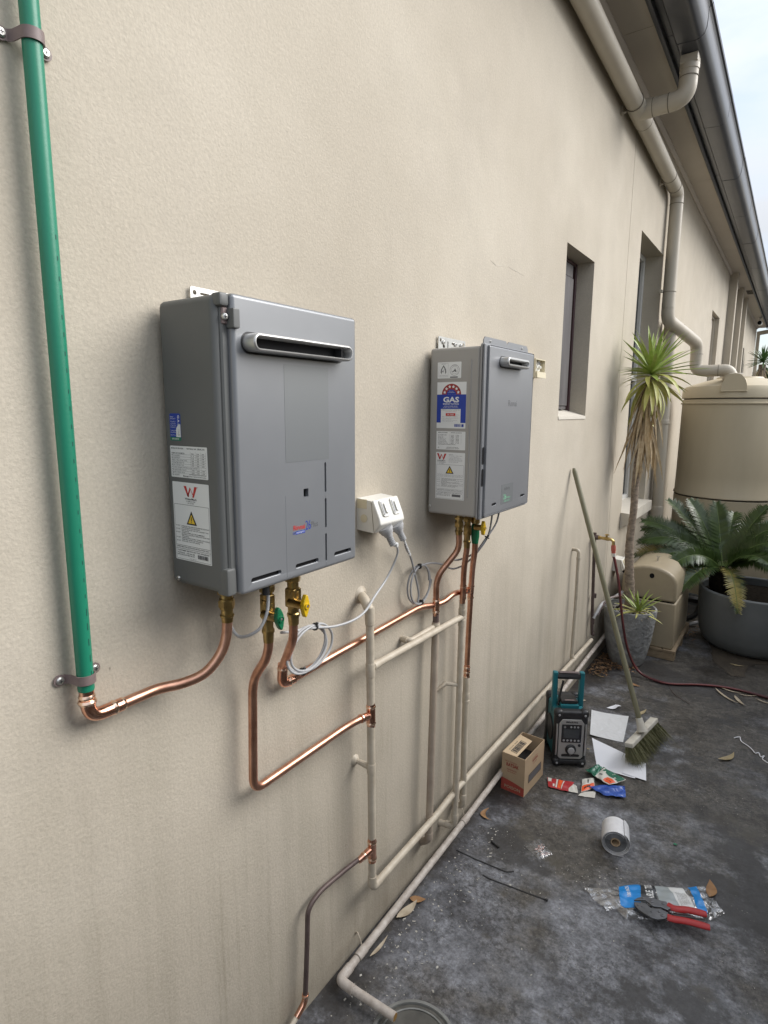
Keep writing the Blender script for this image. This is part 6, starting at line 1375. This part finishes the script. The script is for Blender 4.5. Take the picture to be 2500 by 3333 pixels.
# lettering following the label: printed across the dark strip
vs, fs, asp = glyphs('CABLE TIES', .02); q = MB(); q.add([bag_pt(.512-.052*y-.03*(.64-.62*x-.5), .64-.62*x, .0018) for x, y in vs], fs); q.build('lettering', 'label', bg_, 0)
vs, fs, asp = glyphs('100 PACK', .02); q = MB(); q.add([bag_pt(.355-.03*y, .45-.35*x, .0016) for x, y in vs], fs); q.build('lettering', 'label', bg_, 0)
for k in range(7):
    vs, fs, asp = glyphs(('heat resistant', 'UV stabilised nylon', 'max bundle 90 mm', 'width 4.8 mm', 'length 300 mm', 'loop tensile 22 kg', 'indoor outdoor')[k]); q = MB(); q.add([bag_pt(.680+.011*k-.007*y, .66-.40*x, .0019) for x, y in vs], fs); q.build('lettering', 'inkgrey', bg_, 0)
for k in range(10):
    q = MB(); o_ = rnd.uniform(-.012, .012); q.tube([bag_pt(.26+.07*i, .32+.045*k+o_*math.sin(i)*.5, -.010+.0006*k) for i in range(9)], .0019, 6); q.build('cable_tie', 'plasticblack', bg_)

# ------------------------------------------------------------------ crimping pliers lying on the bag
pz = .034
pl = thing('crimping_pliers', (.85, 2.09, .02), 'crimping pliers with red handles lying on the plastic bag', 'pliers')
def flat(name, pts, z, th, m, bev=.0015, par=None):
    q = MB(); q.prism(pts, lambda a, b, k: (a, b, z+(th if k else 0)+(.0))); o = q.build(name, m, par or pl, 30)
    bv = o.modifiers.new('soft edge', 'BEVEL'); bv.width = bev; bv.segments = 2; bv.limit_method = 'ANGLE'; return o
j1 = flat('upper_jaw', [(.729, 2.068), (.735, 2.083), (.746, 2.098), (.766, 2.112), (.785, 2.117), (.812, 2.122), (.826, 2.128), (.846, 2.106), (.838, 2.090), (.815, 2.091), (.795, 2.081), (.783, 2.080), (.775, 2.087), (.768, 2.086), (.762, 2.092), (.752, 2.083)], pz+.002, .006, 'steel')
j2 = flat('lower_jaw', [(.730, 2.066), (.734, 2.052), (.750, 2.040), (.772, 2.033), (.795, 2.030), (.815, 2.033), (.838, 2.052), (.846, 2.075), (.838, 2.086), (.815, 2.087), (.795, 2.077), (.784, 2.072), (.772, 2.080), (.760, 2.082), (.750, 2.076)], pz-.004, .007, 'steel')
for x, y, r_, hz_ in ((.782, 2.098, .0075, pz+.008), (.818, 2.110, .005, pz+.008), (.752, 2.096, .004, pz+.008), (.826, 2.060, .0075, pz+.003), (.845, 2.062, .004, pz+.003), (.790, 2.055, .0035, pz+.003), (.812, 2.070, .004, pz+.003), (.745, 2.058, .004, pz+.003), (.758, 2.060, .003, pz+.003)):
    q = MB(); q.lathe([(r_, 0), (r_*.9, .0018), (r_*.4, .0020), (r_*.35, .001), (.0003, .001)], (x, y, hz_), n=14, cap=False); q.build('rivet', 'steel', pl)
def grip(pts, z, par):
    q = MB(); P = [Vector((x, y, z)) for x, y in pts]; n_ = len(P)
    q.tube(spline(P, 4), [.0125]+[.0135]*((n_-1)*4-1)+[.012], 12)
    for i, v in enumerate(q.v): q.v[i] = Vector((v.x, v.y, z+(v.z-z)*.62))
    return q.build('handle', 'redgrip', pl)
grip([(.832, 2.118), (.858, 2.116), (.90, 2.138), (.952, 2.152)], pz+.003, None)
grip([(.840, 2.066), (.860, 2.070), (.905, 2.088), (.968, 2.103)], pz-.001, None)
flat('handle_gap', [(.842, 2.09), (.86, 2.094), (.95, 2.132), (.95, 2.126), (.86, 2.086)], pz-.002, .003, 'plasticblack', .0005)

# ------------------------------------------------------------------ small bits
def strap(pts, label, z=.0022):
    t = thing('cable_tie', (pts[0][0], pts[0][1], 0), label, 'cable tie', 'black cable ties on the ground')
    q = MB(); P = [Vector((a, b, 0)) for a, b in pts]
    for i in range(len(P)-1):
        d_ = (P[i+1]-P[i]).normalized(); n_ = Vector((-d_.y, d_.x, 0))*.0026
        q.add([P[i]-n_+Vector((0, 0, .0008)), P[i]+n_+Vector((0, 0, .0008)), P[i+1]+n_+Vector((0, 0, .0008)), P[i+1]-n_+Vector((0, 0, .0008)), P[i]-n_+Vector((0, 0, z)), P[i]+n_+Vector((0, 0, z)), P[i+1]+n_+Vector((0, 0, z)), P[i+1]-n_+Vector((0, 0, z))], [(0, 3, 2, 1), (4, 5, 6, 7), (0, 1, 5, 4), (1, 2, 6, 5), (2, 3, 7, 6), (3, 0, 4, 7)])
    q.build('strap', 'plasticblack', t, 0)
    return t
t_ = strap([(.066, 1.970), (.15, 1.968), (.282, 1.976), (.304, 1.995)], 'black cable tie reaching out from the ground pipe')
t_ = strap([(.212, 1.910), (.235, 1.906), (.35, 1.919), (.455, 1.932)], 'black cable tie lying alone on the concrete, nearer the bag')
q = MB(); q.box(.451, .462, 1.928, 1.936, .001, .006, .001, 1); q.build('head', 'plasticblack', t_)
o = tag(MB().tube([(.163, 2.094, .004), (.184, 2.086, .004), (.205, 2.079, .004)], .0036, 8).build('cable_offcut', 'plasticblack'), 'short black cable offcut near the small clear bag', 'offcut')
zb = thing('small_bag', (.34, 2.17, 0), 'small clear zip bag of copper coloured terminals', 'bag')
zp = [(.283, 2.153), (.365, 2.110), (.400, 2.172), (.322, 2.226)]
def zf(u, v, lift):
    a = Vector((*zp[0], 0)).lerp(Vector((*zp[1], 0)), v); b = Vector((*zp[3], 0)).lerp(Vector((*zp[2], 0)), v); p = a.lerp(b, u)
    return Vector((p.x, p.y, .002+lift+.010*(max(0, 16*u*(1-u)*v*(1-v)))**.7+.0008*math.sin(u*21+v*17)))
patch(zf, 0, 1, 0, 1, 16, 16, 0.).build('film', 'clear2', zb, 180)
rr = random.Random(9)
for i in range(34):
    u, v = rr.uniform(.25, .85), rr.uniform(.35, .92); p = zf(u, v, 0); a = rr.uniform(0, 6.28); q = MB()
    q.tube([p+Vector((-.006*math.cos(a), -.006*math.sin(a), -.006)), p+Vector((.006*math.cos(a), .006*math.sin(a), -.005))], .0022, 6); q.build('terminal', rr.choice(('pink', 'pink', 'trim', 'maroon')), zb)

def leaf_thing(p, ang, L, wd, m, label, curl=.2, cat='leaf', name='fallen_leaf'):
    t = [i/8 for i in range(9)]; q = MB(); X = Matrix.Translation((p[0], p[1], .0018)) @ Matrix.Rotation(ang, 4, 'Z'); vs = []
    for i, u in enumerate(t):
        w_ = wd*math.sin(math.pi*u**.8)+.0004; bend = curl*L*(u-.5)**2
        for s_ in (-1, 0, 1): vs.append((L*(u-.5), w_*s_+bend, .0012+abs(s_)*.3*w_+.010*abs(u-.5)**2*4*L/.05*.3))
    fs = [(i*3+j, i*3+j+1, i*3+j+4, i*3+j+3) for i in range(8) for j in range(2)]
    q.add(vs, fs, X); return tag(q.build(name, m, None, 180), label, cat, 'dry leaves on the ground')
leaf_thing((.063, 2.228), R(-58), .085, .011, 'leafbrown', 'curved brown leaf beside the ground pipe left of the carton', 1.6)
leaf_thing((.952, 2.330), R(95), .095, .018, 'leafbrown', 'brown green leaf at the far corner of the cable tie bag', .3)
leaf_thing((.925, 3.36), R(62), .135, .015, 'leaftan', 'tan curled leaf lying near the white string', .5)
leaf_thing((.336, 3.965), R(-15), .07, .013, 'leafbrown', 'orange brown leaf behind the broom handle', .2)
leaf_thing((.452, 3.597), R(70), .12, .012, 'leaftan', 'pale olive leaf just behind the broom socket', .2)
leaf_thing((.863, 4.71), R(8), .09, .010, 'leaftan', 'pale narrow leaf in front of the charcoal pot', .1)
leaf_thing((.105, 3.975), R(-25), .09, .006, 'leaftan', 'thin pale leaf by the wall behind the radio', .5)
leaf_thing((.11, 3.55), R(30), .06, .016, 'bark', 'cream leaf scrap by the wall behind the radio handle', .2)
leaf_thing((.30, 3.03), R(10), .02, .004, 'leaftan', 'tiny tan leaf scrap between the radio and the flat sheet', .2)
leaf_thing((.80, 2.515), R(20), .016, .006, 'inkgreen', 'tiny bright green plastic scrap right of the tape roll', .2, 'scrap', 'plastic_scrap')
for (x0, y0), (x1, y1), w_, lb in (((.772, 4.20), (.918, 4.045), .008, 'long pale bark strip lowest of the pieces under the hose'), ((.885, 4.165), (.950, 4.05), .011, 'short broad pale bark strip beside the long one'), ((.795, 4.245), (.925, 4.222), .006, 'thin bark strip just below the maroon hose'), ((.905, 4.20), (1.01, 4.245), .005, 'narrow bark strip pointing right under the hose'), ((1.0, 4.20), (1.10, 4.165), .006, 'white bark strip at the right edge of the picture')):
    d_ = Vector((x1-x0, y1-y0, 0)); leaf_thing(((x0+x1)/2, (y0+y1)/2), math.atan2(d_.y, d_.x), d_.length, w_, 'bark', lb, .12, 'bark', 'bark_strip')
# bark and leaf fragments caught behind the ground pipe
leaf_thing((.064, 1.60), R(80), .11, .016, 'bark', 'wide pale bark scrap against the outer side of the ground pipe', .2, 'bark', 'bark_strip')
leaf_thing((.068, 1.66), R(30), .06, .015, 'leafbrown', 'dark red brown leaf above the wide pale bark scrap', .3)
leaf_thing((.064, 1.42), R(88), .10, .006, 'bark', 'narrow pale bark sliver along the ground pipe near its elbow', .1, 'bark', 'bark_strip')
leaf_thing((.020, 1.70), R(85), .09, .009, 'leafbrown', 'brown leaf wedged between wall and ground pipe', .3)
# leaf litter heaped round the rough pot: one mass
q = MB(); rr = random.Random(17)
for i in range(330):
    if rr.random() < .6: a, b = rr.uniform(.03, .15), rr.uniform(3.95, 4.38)
    elif rr.random() < .5: a, b = rr.uniform(.10, .30), rr.uniform(4.14, 4.26)
    else: a, b = rr.uniform(.40, .56), rr.uniform(5.0, 5.7)
    X = Matrix.Translation((a, b, rr.uniform(.003, .022))) @ Matrix.Rotation(rr.uniform(0, 6.28), 4, 'Z') @ Matrix.Rotation(rr.uniform(-.5, .5), 4, 'X'); L, w_ = rr.uniform(.015, .06), rr.uniform(.0025, .007)
    q.add([(-L/2, 0, 0), (-L*.1, w_, .003), (L/2, 0, 0), (-L*.1, -w_, .003)], [(0, 1, 2), (0, 2, 3)], X)
o = q.build('leaf_litter', 'litter', None, 0); tag(o, 'dry leaf litter heaped in the corner behind the rough pot', 'leaf litter', kind='stuff')
# white string
st_ = MB(); rr = random.Random(4); P = [(.930, 3.60, .004), (.955, 3.625, .006), (.965, 3.585, .004), (1.0, 3.55, .004), (1.02, 3.52, .005), (1.035, 3.49, .006), (1.05, 3.505, .005), (1.06, 3.47, .004), (1.075, 3.485, .006), (1.07, 3.45, .004), (1.10, 3.42, .004), (1.13, 3.39, .004)]
st_.tube(spline(P, 6), .0028, 6); o = st_.build('string', 'paper'); tag(o, 'frayed white string lying at the right side of the yard', 'string')
q = MB(); q.tube(spline([(.521, 4.095, .003), (.545, 4.03, .004), (.575, 3.975, .003), (.62, 3.93, .004), (.672, 3.89, .003)], 5), .0016, 6); tag(q.build('twig', 'darkcopper'), 'thin dark twig curving away from the hose', 'twig')
# pale paint flakes and mortar crumbs
q = MB(); rr = random.Random(8)
for i in range(560):
    if i < 230: a, b = .07+abs(rr.gauss(0, .10)), rr.uniform(1.15, 2.2)
    elif i < 360: a, b = rr.gauss(.55, .10), rr.gauss(2.12, .12)
    else: a, b = rr.uniform(.08, 1.25), rr.uniform(1.3, 4.3)
    s_ = rr.choice((.0009, .0012, .0015, .002, .003)) if i < 230 else rr.choice((.0007, .0009, .0012, .0018)); an = rr.uniform(0, 6.28); e_ = rr.uniform(1, 2.4)
    if a < .062 and b < 4.3: continue
    X = Matrix.Translation((a, b, .0012)) @ Matrix.Rotation(an, 4, 'Z') @ Matrix.Rotation(rr.uniform(-.25, .25), 4, 'X')
    q.add([(-s_*e_, -s_, 0), (s_*e_*.8, -s_*.9, .0003), (s_*e_, s_*.6, .0008), (-s_*e_*.5, s_, .0006)], [(0, 1, 2, 3)], X)
o = q.build('paint_flakes', 'flake', None, 0); tag(o, 'pale paint flakes and crumbs scattered over the dark concrete', 'flakes', kind='stuff')
# round drain at the bottom edge
dr = thing('drain', (.31, 1.215, 0), 'round grey drain cover set in the concrete below the pipe outlet', 'drain')
DC = (.318, 1.222, 0)
q = MB(); q.lathe([(.127, -.01), (.127, .006), (.121, .009), (.116, .009), (.114, .004), (.114, -.01)], DC, n=48, cap=False); q.build('ring', 'drainring', dr)
q = MB(); q.lathe([(.113, .0035), (.104, .0050), (.100, .0028), (.06, .0022), (.001, .0022)], DC, n=48, cap=False); q.build('lid', 'drainlid', dr)
q = MB(); q.lathe([(.102, .0051), (.0995, .0062), (.097, .0051)], DC, n=48, cap=False); q.build('lid_rib', 'drainring', dr)
